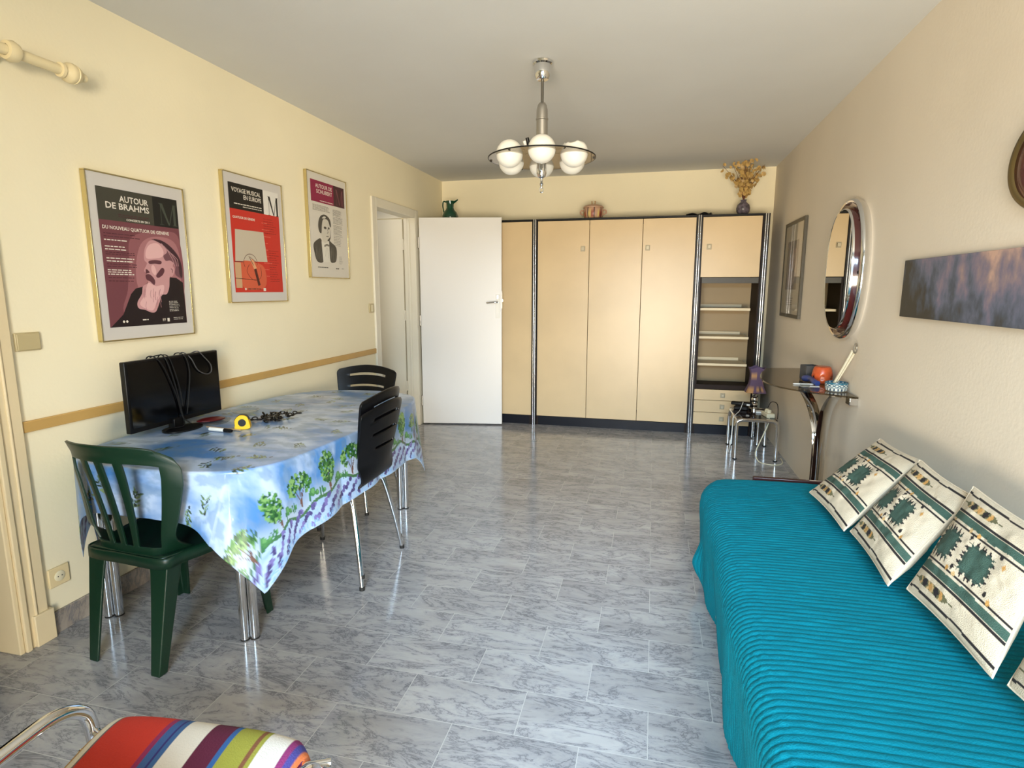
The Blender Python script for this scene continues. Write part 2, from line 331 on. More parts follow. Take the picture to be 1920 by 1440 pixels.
# ------------------------------------------------------------ lettering helper
def text_mesh(body, size, align='LEFT', xs=1.0, bold=0.0, extrude=0):
    cu = bpy.data.curves.new('t', 'FONT'); cu.body = body; cu.size = size; cu.align_x = align; cu.offset = bold; cu.resolution_u = 2; cu.space_line = .82
    o = bpy.data.objects.new('t', cu); C.objects.link(o)
    me = bpy.data.meshes.new_from_object(o.evaluated_get(bpy.context.evaluated_depsgraph_get()))
    vs = [(v.co.x * xs, v.co.y) for v in me.vertices]; fs = [tuple(p.vertices) for p in me.polygons]
    bpy.data.objects.remove(o); bpy.data.curves.remove(cu); bpy.data.meshes.remove(me)
    return vs, fs
def poster_mats(tab):
    return [mat('ink_' + k_, v_, .55) for k_, v_ in tab]
class Art:
    """flat printed sheet built of inked shapes in sheet coordinates (a right, b up)"""
    def __init__(s, fn): s.mb = MB(); s.fn = fn; s.k = 0; s.names = []; s.cols = {}
    def ink(s, name, col):
        if name not in s.cols: s.cols[name] = (len(s.names), col); s.names.append(name)
        s.mb.cur = s.cols[name][0]
    def poly(s, pts):
        s.k += 1; d = s.k * 3e-5; s.mb.add([s.fn(a, b, d) for a, b in pts], [tuple(range(len(pts)))])
    def curve(s, pts, n=5): s.poly([p[:2] for p in spline([(a, b, 0) for a, b in pts], n, True)])
    def rect(s, a0, a1, b0, b1): s.poly([(a0, b0), (a1, b0), (a1, b1), (a0, b1)])
    def stroke(s, pts, w):
        P = [Vector(p) for p in pts]
        for p, q in zip(P, P[1:]):
            d = (q - p); n = Vector((-d.y, d.x)).normalized() * w / 2; s.k += .05; dd = s.k * 3e-5
            s.mb.add([s.fn(*x, dd) for x in (p - n, q - n, q + n, p + n)], [(0, 1, 2, 3)])
    def text(s, body, a, b, size, align='LEFT', xs=1, bold=0):
        s.k += 1; vs, fs = text_mesh(body, size, align, xs, bold); s.mb.add([s.fn(a + x, b + y, s.k * 3e-5) for x, y in vs], fs)
    def fit(s, body, a0, a1, b, cap, bold=0):
        s.k += 1; vs, fs = text_mesh(body, cap / .72, 'LEFT', 1, bold); x0 = min(v[0] for v in vs); x1 = max(v[0] for v in vs); kx = (a1 - a0) / (x1 - x0)
        s.mb.add([s.fn(a0 + (x - x0) * kx, b + y, s.k * 3e-5) for x, y in vs], fs)
    def lines(s, a0, a1, b0, b1, n, th=.0022, rag=.25):
        for i in range(n):
            b = b0 + (b1 - b0) * i / max(1, n - 1); s.k += .02
            x = a0; e = a1 - (a1 - a0) * rag * random.random()
            while x < e:
                w = random.uniform(.008, .028); w = min(w, e - x); dd = s.k * 3e-5
                s.mb.add([s.fn(x, b, dd), s.fn(x + w, b, dd), s.fn(x + w, b + th, dd), s.fn(x, b + th, dd)], [(0, 1, 2, 3)]); x += w + .004
    def bigm(s, a0, a1, b0, b1, thin=.003, thick=.018):
        """didone capital M with one hairline stem and one heavy stem"""
        s.rect(a0 + .004, a0 + .004 + thin, b0, b1); s.poly([(a0, b1), (a0 + thick, b1), ((a0 + a1) / 2 + .006, b0), ((a0 + a1) / 2 - .002, b0)])
        s.poly([(a1 - thick + .002, b1), (a1 - thick + .002 + thin * 1.2, b1), ((a0 + a1) / 2 + .005, b0), ((a0 + a1) / 2 + .0, b0)]); s.rect(a1 - thick, a1 - .003, b0, b1)
        for (x, w) in ((a0 - .006, .024), (a1 - thick - .006, thick + .01)): s.rect(x, x + w, b0, b0 + .0022)
        s.rect(a0 - .006, a0 + thick, b1 - .0022, b1); s.rect(a1 - thick, a1 + .003, b1 - .0022, b1)
    def build(s, name, parent):
        ms = [mat('ink_' + n_, s.cols[n_][1], .5) for n_ in s.names]
        o = s.mb.build(name, ms, parent, fix=False); return o

def framed(name, label, y0, z0, w, h_, side, fm, depth=.026, fw=.006, mount='mount'):
    """framed sheet hanging on the left (side=1) or right (side=-1) wall; local origin at its lower corner, a runs along +y (left wall) or -y (right wall)"""
    o = thing(name, label, 'framed poster', (0 if side > 0 else XR, y0, z0))
    def fn(a, b, d): return (side * (depth - .004 + d), side * a, b)
    def bx(a0, a1, b0, b1, d0, d1, mb): mb.box(*sorted((side * d0, side * d1)), *sorted((side * a0, side * a1)), b0, b1)
    f = MB(); bx(0, w, 0, fw, .002, depth, f); bx(0, w, h_ - fw, h_, .002, depth, f); bx(0, fw, fw, h_ - fw, .002, depth, f); bx(w - fw, w, fw, h_ - fw, .002, depth, f)
    f.build('frame', fm, o, bevel=.0015)
    b = MB(); bx(fw, w - fw, fw, h_ - fw, .004, depth - .005, b); b.build('mount', mount, o)
    return o, fn

# ---- poster with a bearded man
o, fn = framed('framed_poster', 'framed purple concert poster of a white-bearded man, nearest of the wall posters', 1.664, 1.13, .51, .70, 1, 'gold')
A = Art(fn)
A.ink('plum', (112, 62, 70)); A.rect(.045, .466, .059, .641)
A.ink('plum_soft', (140, 86, 92)); A.curve([(.20, .45), (.40, .49), (.465, .44), (.464, .2), (.38, .1), (.13, .11), (.15, .22), (.17, .33)], 6)
A.ink('plum_light', (166, 112, 116)); A.curve([(.24, .42), (.33, .46), (.44, .43), (.45, .26), (.34, .14), (.22, .20), (.20, .30)], 6)
A.ink('olive', (64, 62, 52)); A.rect(.045, .466, .508, .641)
A.ink('black', (22, 22, 20)); A.rect(.324, .466, .508, .641)
A.ink('m_grey', (66, 72, 62)); A.bigm(.362, .455, .518, .614, .003, .017)
A.ink('paper', (226, 218, 206)); A.fit('AUTOUR', .152, .300, .591, .026, .0007); A.fit('DE BRAHMS', .084, .302, .5585, .026, .0007)
A.fit('CONCERTS EN 2011', .178, .298, .514, .0085, .0003)
A.fit('DU NOUVEAU QUATUOR DE GENEVE', .058, .402, .472, .0145, .0004)
A.lines(.06, .17, .425, .425, 1, .004, 0); A.lines(.06, .165, .398, .386, 2, .004, .1); A.lines(.062, .20, .349, .337, 2, .004, .1); A.lines(.062, .19, .300, .282, 3, .004, .2)
A.ink('plum_dark', (74, 34, 44)); A.lines(.14, .30, .535, .527, 2, .003, .1); A.lines(.06, .24, .452, .440, 2, .003, .3); A.lines(.06, .21, .374, .366, 2, .003, .2); A.lines(.062, .21, .325, .315, 2, .003, .2); A.lines(.062, .19, .268, .254, 2, .003, .2)
A.ink('coat', (26, 14, 20)); A.poly([(.047, .059), (.114, .112), (.163, .2), (.19, .224), (.227, .232), (.27, .26), (.36, .26), (.386, .277), (.423, .275), (.461, .253), (.464, .059)])
A.ink('face', (196, 146, 148)); A.curve([(.292, .44), (.263, .411), (.251, .379), (.25, .350), (.262, .336), (.243, .305), (.252, .291), (.26, .253), (.229, .234), (.219, .2), (.192, .164), (.195, .137), (.23, .128), (.26, .116), (.287, .12), (.312, .161), (.329, .194), (.358, .199), (.376, .232), (.384, .277), (.4, .288), (.409, .333), (.418, .35), (.408, .388), (.377, .419), (.345, .439)], 4)
A.ink('face_hi', (222, 176, 176)); A.curve([(.285, .42), (.262, .39), (.262, .36), (.30, .36), (.35, .37), (.36, .40), (.33, .43)], 4)
A.curve([(.262, .25), (.30, .235), (.345, .24), (.335, .20), (.30, .17), (.27, .125), (.22, .14), (.205, .16), (.235, .195), (.245, .225)], 4)
A.curve([(.285, .325), (.30, .328), (.31, .30), (.30, .285), (.285, .30)], 4)
A.ink('hair', (112, 72, 80)); A.curve([(.299, .446), (.346, .447), (.398, .426), (.443, .385), (.463, .335), (.46, .276), (.438, .278), (.418, .294), (.423, .334), (.397, .355), (.369, .353), (.358, .375), (.38, .392), (.37, .419), (.331, .437)], 4)
A.ink('hair_dk', (60, 32, 42)); A.curve([(.31, .447), (.36, .443), (.41, .415), (.45, .37), (.463, .32), (.46, .278), (.445, .29), (.44, .34), (.41, .385), (.37, .42)], 4)
A.ink('hair_hi', (176, 132, 136))
for dx in (0, .016, .03): A.stroke([(.352 + dx, .432 - dx), (.386 + dx, .40 - dx * .6), (.410 + dx, .362), (.422 + dx * .7, .33)], .0035)
A.ink('face', 0); A.curve([(.39, .327), (.405, .33), (.417, .317), (.407, .289), (.392, .28), (.383, .294)], 4)
A.ink('shade', (92, 50, 60)); A.curve([(.273, .347), (.308, .354), (.343, .350), (.338, .336), (.306, .337), (.276, .335)], 3); A.curve([(.318, .297), (.344, .32), (.357, .309), (.344, .287), (.318, .273), (.306, .281)], 3)
A.curve([(.249, .285), (.274, .287), (.297, .262), (.291, .24), (.27, .256), (.252, .264)], 3); A.poly([(.252, .311), (.262, .309), (.274, .296), (.25, .29)]); A.stroke([(.395, .318), (.405, .312), (.4, .298)], .003)
for i in range(16):
    a = random.uniform(.23, .33); b = random.uniform(.15, .225); A.ink('beard_line', (172, 122, 126)); A.stroke([(a, b), (a - .006, b - .02), (a - .004, b - .038)], .0022)
A.ink('paper', 0); A.lines(.366, .43, .163, .118, 7, .002, .3); A.lines(.21, .25, .082, .082, 1, .005); A.lines(.32, .34, .083, .074, 3, .002); A.lines(.385, .45, .086, .078, 2, .002)
A.curve([(.107, .081), (.113, .087), (.119, .081), (.113, .075)], 4); A.curve([(.123, .081), (.129, .087), (.135, .081), (.129, .075)], 4); A.rect(.347, .360, .070, .086)
A.build('poster', o)
# ---- red poster
o, fn = framed('framed_poster', 'framed red and black concert poster, middle of the three on the left wall', 2.451, 1.277, .51, .70, 1, 'gold')
A = Art(fn)
A.ink('white_paper', (226, 222, 214)); A.rect(.05, .472, .5, .646)
A.ink('red', (196, 46, 34)); A.rect(.042, .468, .058, .509)
A.ink('black', (22, 18, 14)); A.rect(.042, .33, .509, .646); A.bigm(.374, .466, .509, .617, .003, .018)
A.ink('paper', (222, 214, 200)); A.fit('VOYAGE MUSICAL', .066, .308, .600, .024, .0006); A.fit('EN EUROPE', .160, .310, .568, .024, .0006)
A.lines(.08, .31, .536, .536, 1, .005, 0); A.lines(.15, .31, .524, .524, 1, .004, 0)
A.fit('QUATUOR DE GENEVE', .061, .243, .460, .0125, .0004)
A.ink('red_dark', (128, 26, 20)); A.lines(.317, .45, .48, .40, 7, .003, .4); A.lines(.35, .45, .30, .12, 14, .003, .4)
A.ink('pink', (222, 120, 100)); A.lines(.30, .38, .455, .15, 9, .003, .5)
A.ink('stone', (196, 184, 164)); A.poly([(.072, .400), (.312, .404), (.333, .235), (.057, .228)])
A.ink('orange_soft', (206, 92, 62)); A.curve([(.10, .22), (.20, .23), (.30, .20), (.30, .09), (.16, .07), (.10, .10)], 5)
A.ink('stone2', (198, 160, 122)); A.rect(.050, .100, .082, .222)
A.ink('scroll', (218, 160, 118)); A.poly([(.180, .240), (.205, .246), (.232, .194), (.209, .186)])
A.ink('brown_line', (74, 26, 20)); A.poly([(.207, .188), (.228, .193), (.256, .099), (.236, .094)])
A.stroke([(.182 + .057 * cos(t_), .222 + .050 * sin(t_)) for t_ in np.linspace(-.2, pi + .5, 18)], .003)
A.stroke([p[:2] for p in spline([(.17, .214, 0), (.146, .175, 0), (.186, .132, 0), (.24, .13, 0), (.27, .156, 0), (.267, .201, 0)], 5)], .003)
A.stroke([(.044, .135), (.22, .128)], .003); A.stroke([(.05, .226), (.12, .226)], .003); A.stroke([(.17, .26), (.205, .21)], .004); A.stroke([(.18, .255), (.235, .225)], .003)
A.ink('paper', 0); A.rect(.280, .302, .064, .082); A.curve([(.118, .076), (.126, .083), (.133, .076), (.126, .069)], 4); A.ink('black', 0); A.lines(.145, .26, .074, .074, 1, .005, 0)
A.build('poster', o)
# ---- white poster with drawn portrait
o, fn = framed('framed_poster', 'framed white poster with magenta header and drawn portrait, farthest on the left wall', 3.236, 1.43, .51, .70, 1, 'gold', mount=mat('white_mount', (216, 210, 198), .6))
A = Art(fn)
A.ink('magenta', (140, 22, 66)); A.rect(.045, .33, .507, .648)
A.ink('dark_plum', (66, 24, 34)); A.rect(.33, .476, .507, .648)
A.ink('m_rose', (118, 66, 74)); A.bigm(.362, .455, .52, .625, .003, .016)
A.ink('paper', (224, 206, 198)); A.fit('AUTOUR DE', .102, .310, .602, .026, .0007); A.fit('SCHUBERT', .112, .312, .567, .026, .0007); A.lines(.15, .32, .517, .517, 1, .005, 0)
A.ink('grey_ink', (120, 116, 106)); A.lines(.058, .27, .485, .452, 5, .003, .1); A.lines(.310, .44, .478, .44, 6, .003, .3); A.lines(.310, .44, .428, .385, 6, .003, .3); A.lines(.310, .43, .37, .31, 8, .003, .3); A.lines(.310, .43, .298, .232, 7, .003, .3); A.lines(.37, .42, .155, .105, 7, .002, .3)
A.ink('skin', (206, 200, 186)); A.curve([(.165, .405), (.206, .415), (.245, .40), (.262, .359), (.262, .314), (.246, .274), (.222, .247), (.181, .243), (.149, .289), (.147, .343)], 4)
A.ink('charcoal', (74, 70, 62)); A.curve([(.114, .35), (.128, .395), (.156, .422), (.203, .433), (.249, .42), (.273, .395), (.277, .356), (.262, .36), (.241, .396), (.206, .404), (.175, .394), (.160, .354), (.15, .304), (.125, .312)], 4)
A.curve([(.048, .226), (.10, .258), (.143, .262), (.165, .18), (.155, .11), (.081, .112), (.050, .178)], 4); A.curve([(.245, .258), (.275, .249), (.338, .214), (.33, .13), (.29, .11), (.250, .12), (.243, .2)], 4)
A.ink('skin', 0); A.curve([(.165, .405), (.19, .42), (.215, .418), (.205, .408)], 4)
A.ink('white_shirt', (222, 218, 206)); A.poly([(.145, .25), (.19, .24), (.243, .255), (.245, .112), (.157, .108)])
A.ink('charcoal', 0); A.curve([(.184, .348), (.20, .353), (.217, .347), (.212, .336), (.188, .337)], 3); A.curve([(.236, .350), (.257, .350), (.253, .338), (.238, .338)], 3); A.stroke([(.226, .34), (.238, .316), (.224, .309)], .004); A.stroke([(.210, .287), (.240, .288)], .005); A.curve([(.222, .262), (.262, .29), (.270, .34), (.268, .29), (.246, .258)], 3)
A.ink('grey_ink', 0); A.poly([(.178, .226), (.212, .236), (.243, .232), (.241, .219), (.21, .222), (.18, .212)]); A.stroke([(.2, .21), (.19, .15)], .002); A.stroke([(.22, .21), (.225, .14)], .002)
for i in range(30):
    a = random.choice([random.uniform(.07, .14), random.uniform(.26, .32)]); b = random.uniform(.15, .22); A.ink('charcoal_lt', (116, 112, 102)); A.stroke([(a, b), (a + .006, b - .05)], .0016)
A.ink('charcoal', 0); A.lines(.088, .22, .07, .07, 1, .006, 0); A.lines(.32, .36, .066, .066, 1, .008, 0); A.lines(.40, .44, .07, .07, 1, .003)
A.build('poster', o)

# ---- dark-framed picture and canvas on the right wall
o, fn = framed('framed_picture', 'glazed picture in a dark grey frame between the cabinet and the oval mirror', 5.115, 1.135, .65, .755, -1, 'frame_dk', .022, .028, mount=mat('picture_mount', (196, 188, 172), .6))
o['category'] = 'picture'
A = Art(fn)
A.ink('pic_grey', (140, 130, 120)); A.rect(.13, .50, .22, .60); A.ink('pic_mauve', (168, 150, 138)); A.curve([(.17, .30), (.30, .50), (.46, .52), (.44, .30), (.30, .25)], 5)
A.ink('pic_dark', (92, 86, 74)); A.stroke([p[:2] for p in spline([(.16, .28, 0), (.28, .42, 0), (.38, .36, 0), (.47, .54, 0)], 6)], .008); A.lines(.2, .44, .15, .10, 4, .004, .2)
A.build('print', o)
MB().box(-.0235, -.0215, -.622, -.028, .028, .727).build('glass', glassmat('picture_glass', (.95, .95, .94), 1.22, .03), o)

pm = bpy.data.materials.new('abstract_paint'); pm.use_nodes = True; nt = pm.node_tree; b_ = nt.nodes['Principled BSDF']; b_.inputs['Roughness'].default_value = .6
tc = nt.nodes.new('ShaderNodeTexCoord'); mp = nt.nodes.new('ShaderNodeMapping'); mp.inputs['Scale'].default_value = (1, 8, 5); nt.links.new(tc.outputs['Object'], mp.inputs[0])
n1 = nt.nodes.new('ShaderNodeTexNoise'); n1.inputs['Scale'].default_value = 1.2; n1.inputs['Detail'].default_value = 7; n1.inputs['Roughness'].default_value = .6; nt.links.new(mp.outputs[0], n1.inputs[0])
sx = nt.nodes.new('ShaderNodeSeparateXYZ'); nt.links.new(tc.outputs['Object'], sx.inputs[0])
mr = nt.nodes.new('ShaderNodeMapRange'); mr.inputs[1].default_value = 0; mr.inputs[2].default_value = -.6; mr.inputs[3].default_value = -.30; mr.inputs[4].default_value = .0; nt.links.new(sx.outputs[1], mr.inputs[0])
mz = nt.nodes.new('ShaderNodeMapRange'); mz.inputs[1].default_value = 0; mz.inputs[2].default_value = .24; mz.inputs[3].default_value = -.14; mz.inputs[4].default_value = .14; nt.links.new(sx.outputs[2], mz.inputs[0])
a1 = nt.nodes.new('ShaderNodeMath'); a1.operation = 'ADD'; nt.links.new(n1.outputs[0], a1.inputs[0]); nt.links.new(mr.outputs[0], a1.inputs[1])
a2 = nt.nodes.new('ShaderNodeMath'); a2.operation = 'ADD'; nt.links.new(a1.outputs[0], a2.inputs[0]); nt.links.new(mz.outputs[0], a2.inputs[1])
cr = nt.nodes.new('ShaderNodeValToRGB'); e = cr.color_ramp.elements; e[0].position = .2; e[0].color = rgb(58, 54, 46); e[1].position = .74; e[1].color = rgb(196, 160, 142)
for p_, c_ in ((.34, (74, 80, 92)), (.44, (98, 102, 120)), (.52, (122, 112, 128)), (.6, (146, 126, 128))): x = e.new(p_); x.color = rgb(*c_)
nt.links.new(a2.outputs[0], cr.inputs[0]); nt.links.new(cr.outputs[0], b_.inputs['Base Color'])
s = thing('canvas_painting', 'long unframed canvas with mottled blue and mauve abstract paint on the right wall', 'painting', (XR, 2.605, 1.237))
MB().box(-.024, -.002, -1.5, 0, 0, .24).build('canvas', pm, s, bevel=.002)

# ---- small oval mirror at the frame edge
s = thing('oval_mirror', 'small oval wall mirror with brass rim and dark red band, above the canvas', 'mirror', (XR, 1.707, 1.72))
def oval(prof, a, b_, name, m, s):
    # prof: (scale, distance from wall) rings
    P = [[(-d, a * k_ * cos(t_), b_ * k_ * sin(t_)) for (k_, d) in prof] for t_ in np.linspace(0, 2 * pi, 73)[:-1]]
    return MB().grid(P, closed_u=True).build(name, m, s, angle=60)
oval([(1.0, 0), (1.0, .018), (.96, .026), (.86, .024), (.84, .018)], .2, .148, 'rim', 'brass', s)
oval([(.86, .018), (.84, .021), (.60, .012), (.58, .008)], .2, .148, 'band', 'brown', s)
oval([(.60, .010), (.3, .012), (.0001, .013)], .2, .148, 'glass', 'mirror', s)

# ---- large chrome mirror
s = thing('oval_mirror', 'tall oval mirror in a deep chrome frame above the glass console', 'mirror', (XR, 3.38, 1.462))
def soval(prof, name, m, s, n=96, p=2.35):
    P = []
    for t_ in np.linspace(0, 2 * pi, n + 1)[:-1]:
        c_, s_ = cos(t_), sin(t_); cx = abs(c_) ** (2 / p) * (1 if c_ > 0 else -1); cz = abs(s_) ** (2 / p) * (1 if s_ > 0 else -1)
        P.append([(-d, a_ * cx, b__ * cz) for (a_, b__, d) in prof])
    return MB().grid(P, closed_u=True).build(name, m, s, angle=50)
soval([(.285, .372, 0), (.296, .384, .018), (.300, .388, .034), (.296, .384, .046), (.286, .374, .052), (.276, .365, .048)], 'frame', 'chrome', s)
soval([(.278, .366, .049), (.262, .353, .034), (.248, .340, .034), (.240, .334, .052), (.237, .331, .068)], 'band', 'brown', s)
soval([(.239, .333, .066), (.237, .331, .075), (.233, .328, .077), (.229, .325, .074)], 'inner_rim', 'chrome', s)
soval([(.231, .327, .0745), (.12, .17, .0745), (.0005, .0005, .0745)], 'glass', 'mirror', s)
for (a_, b__) in ((.19, .29), (-.19, .29), (-.265, -.02), (.19, -.30), (-.19, -.30)):
    MB().cyl((-.03, a_, b__), (-.052, a_, b__), .007, n=12).build('screw', 'black', s)

# ------------------------------------------------------------ wall cabinets
WY, WZ = 5.353, 2.015
def column(parent, x, w=.05):
    b = MB(); b.box(x - w / 2, x + w / 2, WY - .012, WY + .03, 0, WZ + .003); b.build('post', 'blackwood', parent)
    for dx in (-.009, .009):
        c = MB(); c.tube([(x + dx, WY - .014, .001), (x + dx, WY - .014, WZ + .002)], .0058, 12); c.build('chrome_strip', 'strip', parent)
def knob(parent, x, z):
    b = MB(); b.box(x - .021, x + .021, WY - .006, WY - .0005, z - .025, z + .025); b.box(x - .015, x + .015, WY - .022, WY - .006, z - .017, z + .017)
    b.build('knob', 'knob', parent, bevel=.004)
def carcass(parent, x0, x1, back='darkwood', z0=.085):
    b = MB(); b.box(x0, x0 + .018, WY, YB - .005, 0, WZ - .012); b.box(x1 - .018, x1, WY, YB - .005, 0, WZ - .012)
    b.box(x0 + .018, x1 - .018, WY + .01, YB - .02, .09, .105); b.build('carcass', 'darkwood', parent)
    MB().box(x0, x1, WY - .004, YB - .005, WZ - .012, WZ + .004).build('top_panel', 'blackwood', parent)
    MB().box(x0 + .002, x1 - .002, WY + .006, WY + .02, 0, .088).build('kickboard', 'kick', parent)
def wdoor(parent, x0, x1, kx=None, z0=.094, z1=None):
    z1 = z1 or WZ - .016
    d = MB().box(x0 + .0022, x1 - .0022, WY - .0005, WY + .018, z0, z1).build('door', 'veneer', parent, bevel=.0015)
    if kx: knob(d, kx, 1.737)
    return d
g = 'units of the wall cabinet'
u1 = thing('cabinet', 'left unit of the maple wall cabinet, half hidden by the open white door', 'cabinet', (0, 0, 0), 0, g)
carcass(u1, .06, 1.098); wdoor(u1, .08, .60, .56); wdoor(u1, .60, 1.098); column(u1, 1.124)
u2 = thing('cabinet', 'wide middle unit of the wall cabinet with three tall maple doors', 'cabinet', (0, 0, 0), 0, g)
carcass(u2, 1.151, 2.614); wdoor(u2, 1.151, 1.650, 1.590); wdoor(u2, 1.650, 2.142); wdoor(u2, 2.142, 2.614, 2.190); column(u2, 2.641)
u3 = thing('cabinet', 'right-hand shelf unit of the wall cabinet with open shelves and three drawers', 'cabinet', (0, 0, 0), 0, g)
b = MB(); b.box(2.668, 2.684, WY, YB - .005, 0, WZ - .012); b.box(3.17, 3.19, WY, YB - .005, 0, WZ - .012); b.build('carcass', 'darkwood', u3)
MB().box(2.668, 3.222, WY - .004, YB - .005, WZ - .012, WZ + .004).build('top_panel', 'blackwood', u3)
MB().box(2.684, 3.165, WY + .006, WY + .02, 0, .088).build('kickboard', 'kick', u3)
MB().box(2.684, 3.17, YB - .10, YB - .09, .43, 1.46).build('back_panel', 'veneer_dk', u3)
MB().box(2.684, 3.17, WY + .002, WY + .02, 1.412, 1.462).build('valance', 'valance', u3, bevel=.001)
MB().box(2.684, 3.17, WY + .02, YB - .1, 1.452, 1.462).build('compartment_floor', 'darkwood', u3)
wdoor(u3, 2.668, 3.172, 2.732, 1.467)
for z in (1.185, .922, .668):
    sh = MB().box(2.686, 3.128, WY + .07, YB - .105, z - .022, z).build('shelf', 'shelf', u3, bevel=.001)
    MB().box(2.70, 3.09, YB - .125, YB - .101, z + .001, z + .028).build('shelf_lip', 'shelf', sh)
MB().box(2.684, 3.17, WY + .03, YB - .1, .435, .455).build('lower_shelf', 'darkwood', u3)
MB().box(2.684, 3.17, WY + .004, WY + .02, .432, .475).build('lower_rail', 'darkwood', u3)
for z0, z1 in ((.328, .428), (.212, .324), (.094, .208)):
    d = MB().box(2.67, 3.168, WY - .0005, WY + .018, z0, z1).build('drawer', 'veneer', u3, bevel=.0015)
    zc = (z0 + z1) / 2; q = MB(); q.box(2.903, 2.945, WY - .007, WY - .0005, zc - .022, zc + .022); q.box(2.909, 2.939, WY - .02, WY - .007, zc - .014, zc + .014); q.build('knob', 'knob', d, bevel=.003)
column(u3, 3.205)

# ------------------------------------------------------------ things on the cabinets
zt = WZ + .004
s = thing('jug', 'dark green glazed jug on the left end of the wall cabinet', 'jug', (.225, 5.46, zt))
MB().lathe([(.045, 0), (.06, .006), (.078, .035), (.082, .065), (.07, .10), (.045, .128), (.036, .15), (.038, .19), (.043, .215), (.039, .215), (.033, .19), (.030, .15)], 36, cap=True).build('body', 'jug', s)
MB().tube(spline([(-.038, 0, .205), (-.07, 0, .212), (-.078, 0, .17), (-.07, 0, .12), (-.066, 0, .095)], 6), .007, 10).build('handle', 'jug', s)
P = [[(.032 + .05 * v_, (1 - v_) * .03 * u_, .185 + .035 * v_ + .012 * abs(u_)) for u_ in np.linspace(-1, 1, 9)] for v_ in np.linspace(0, 1, 6)]
MB().grid(P).build('spout', 'jug', s, solid=.004)
s = thing('soup_tureen', 'lidded pinkish pottery tureen with painted bands on the middle cabinet', 'tureen', (1.665, 5.50, zt))
pot = vcmat('painted_pottery', .4)
prof = [(.07, 0), (.082, .01), (.092, .03), (.096, .06), (.093, .10), (.088, .108)]
ob = MB().lathe(prof, 64).build('body', pot, s)
q = np.array([v.co for v in ob.data.vertices]); an = np.arctan2(q[:, 1], q[:, 0]); zz = q[:, 2]
cc = np.tile(L3(196, 158, 130), (len(q), 1)); msk = (np.sin(an * 7) * .5 + .5 > .55) & (zz > .02) & (zz < .09); cc[msk] = L3(150, 70, 50); m2 = (np.sin(an * 7 + 1.9) > .6) & (zz > .02) & (zz < .09); cc[m2] = L3(216, 190, 120); cc[(np.sin(an * 9 + 1) > .9)] = L3(60, 40, 50)
paint(ob, cc)
lid = MB().lathe([(.098, .108), (.099, .114), (.085, .128), (.05, .138), (.004, .141)], 40).build('lid', mat('pottery', (196, 158, 128), .4), s)
MB().tube(spline([(-.012, 0, .138), (-.016, 0, .165), (-.012, 0, .172)], 4), .005, 8).tube(spline([(.012, 0, .138), (.016, 0, .165), (.012, 0, .172)], 4), .005, 8).build('lid_handle', 'tan', lid)
for sg in (-1, 1): MB().tube(spline([(sg * .09, 0, .085), (sg * .118, 0, .085), (sg * .122, 0, .06), (sg * .094, 0, .045)], 5), .007, 8).build('handle', mat('pottery_handle', (190, 150, 122), .4), s)
s = MB().tube(spline([(2.53, 5.47, zt + .012), (2.58, 5.45, zt + .02), (2.63, 5.46, zt + .008), (2.68, 5.44, zt + .022), (2.72, 5.45, zt + .01), (2.745, 5.44, zt + .018)], 6), [.012] * 31, 8, flat=(1, 1.6))
tag(s.build('dark_cloth', 'black'), 'small dark crumpled cloth strap lying above the second chrome post', 'strap')
s = thing('flower_vase', 'dark patterned vase of dried honesty on the right end of the cabinet', 'vase of dried flowers', (3.02, 5.50, zt))
vz = mat('patterned_vase', (92, 84, 92), .3, var=.7, scale=45)
MB().lathe([(.03, 0), (.036, .006), (.056, .035), (.06, .065), (.052, .095), (.026, .118), (.022, .128), (.028, .138)], 36).build('body', vz, s)
stems = MB(); petals = MB(); rr = random.Random(5)
for i in range(26):
    a = rr.uniform(0, 2 * pi); rad = rr.uniform(.03, .21); hgt = rr.uniform(.2, .42)
    tip = Vector((rad * cos(a), rad * sin(a) * .55, .13 + hgt * (1 - rad * 1.2)))
    pth = spline([(0, 0, .11), (tip.x * .25, tip.y * .25, .13 + (tip.z - .13) * .45), tuple(tip)], 5)
    stems.tube(pth, .0016, 5)
    for j in range(8):
        c_ = Vector(pth[3 + j % 8]) + Vector((rr.uniform(-.035, .035), rr.uniform(-.03, .03), rr.uniform(-.03, .03)))
        if c_.z < .17: continue
        rd = rr.uniform(.014, .023); nrm = Vector((rr.uniform(-1, 1), rr.uniform(-1.4, -.2), rr.uniform(-.6, .6))).normalized(); xa = nrm.orthogonal().normalized(); ya = nrm.cross(xa)
        ring = [tuple(c_ + xa * rd * cos(t_) * .8 + ya * rd * sin(t_) + nrm * .003 * cos(2 * t_)) for t_ in np.linspace(0, 2 * pi, 11)[:-1]]
        petals.add([tuple(c_)] + ring, [(0, 1 + k_, 1 + (k_ + 1) % 10) for k_ in range(10)])
stems.build('stem', mat('dry_stem', (104, 62, 40), .8), s)
tag(petals.build('seed_pods', mat('honesty_pod', (190, 156, 92), .5, var=.35, scale=30), s, fix=False), kind='stuff')

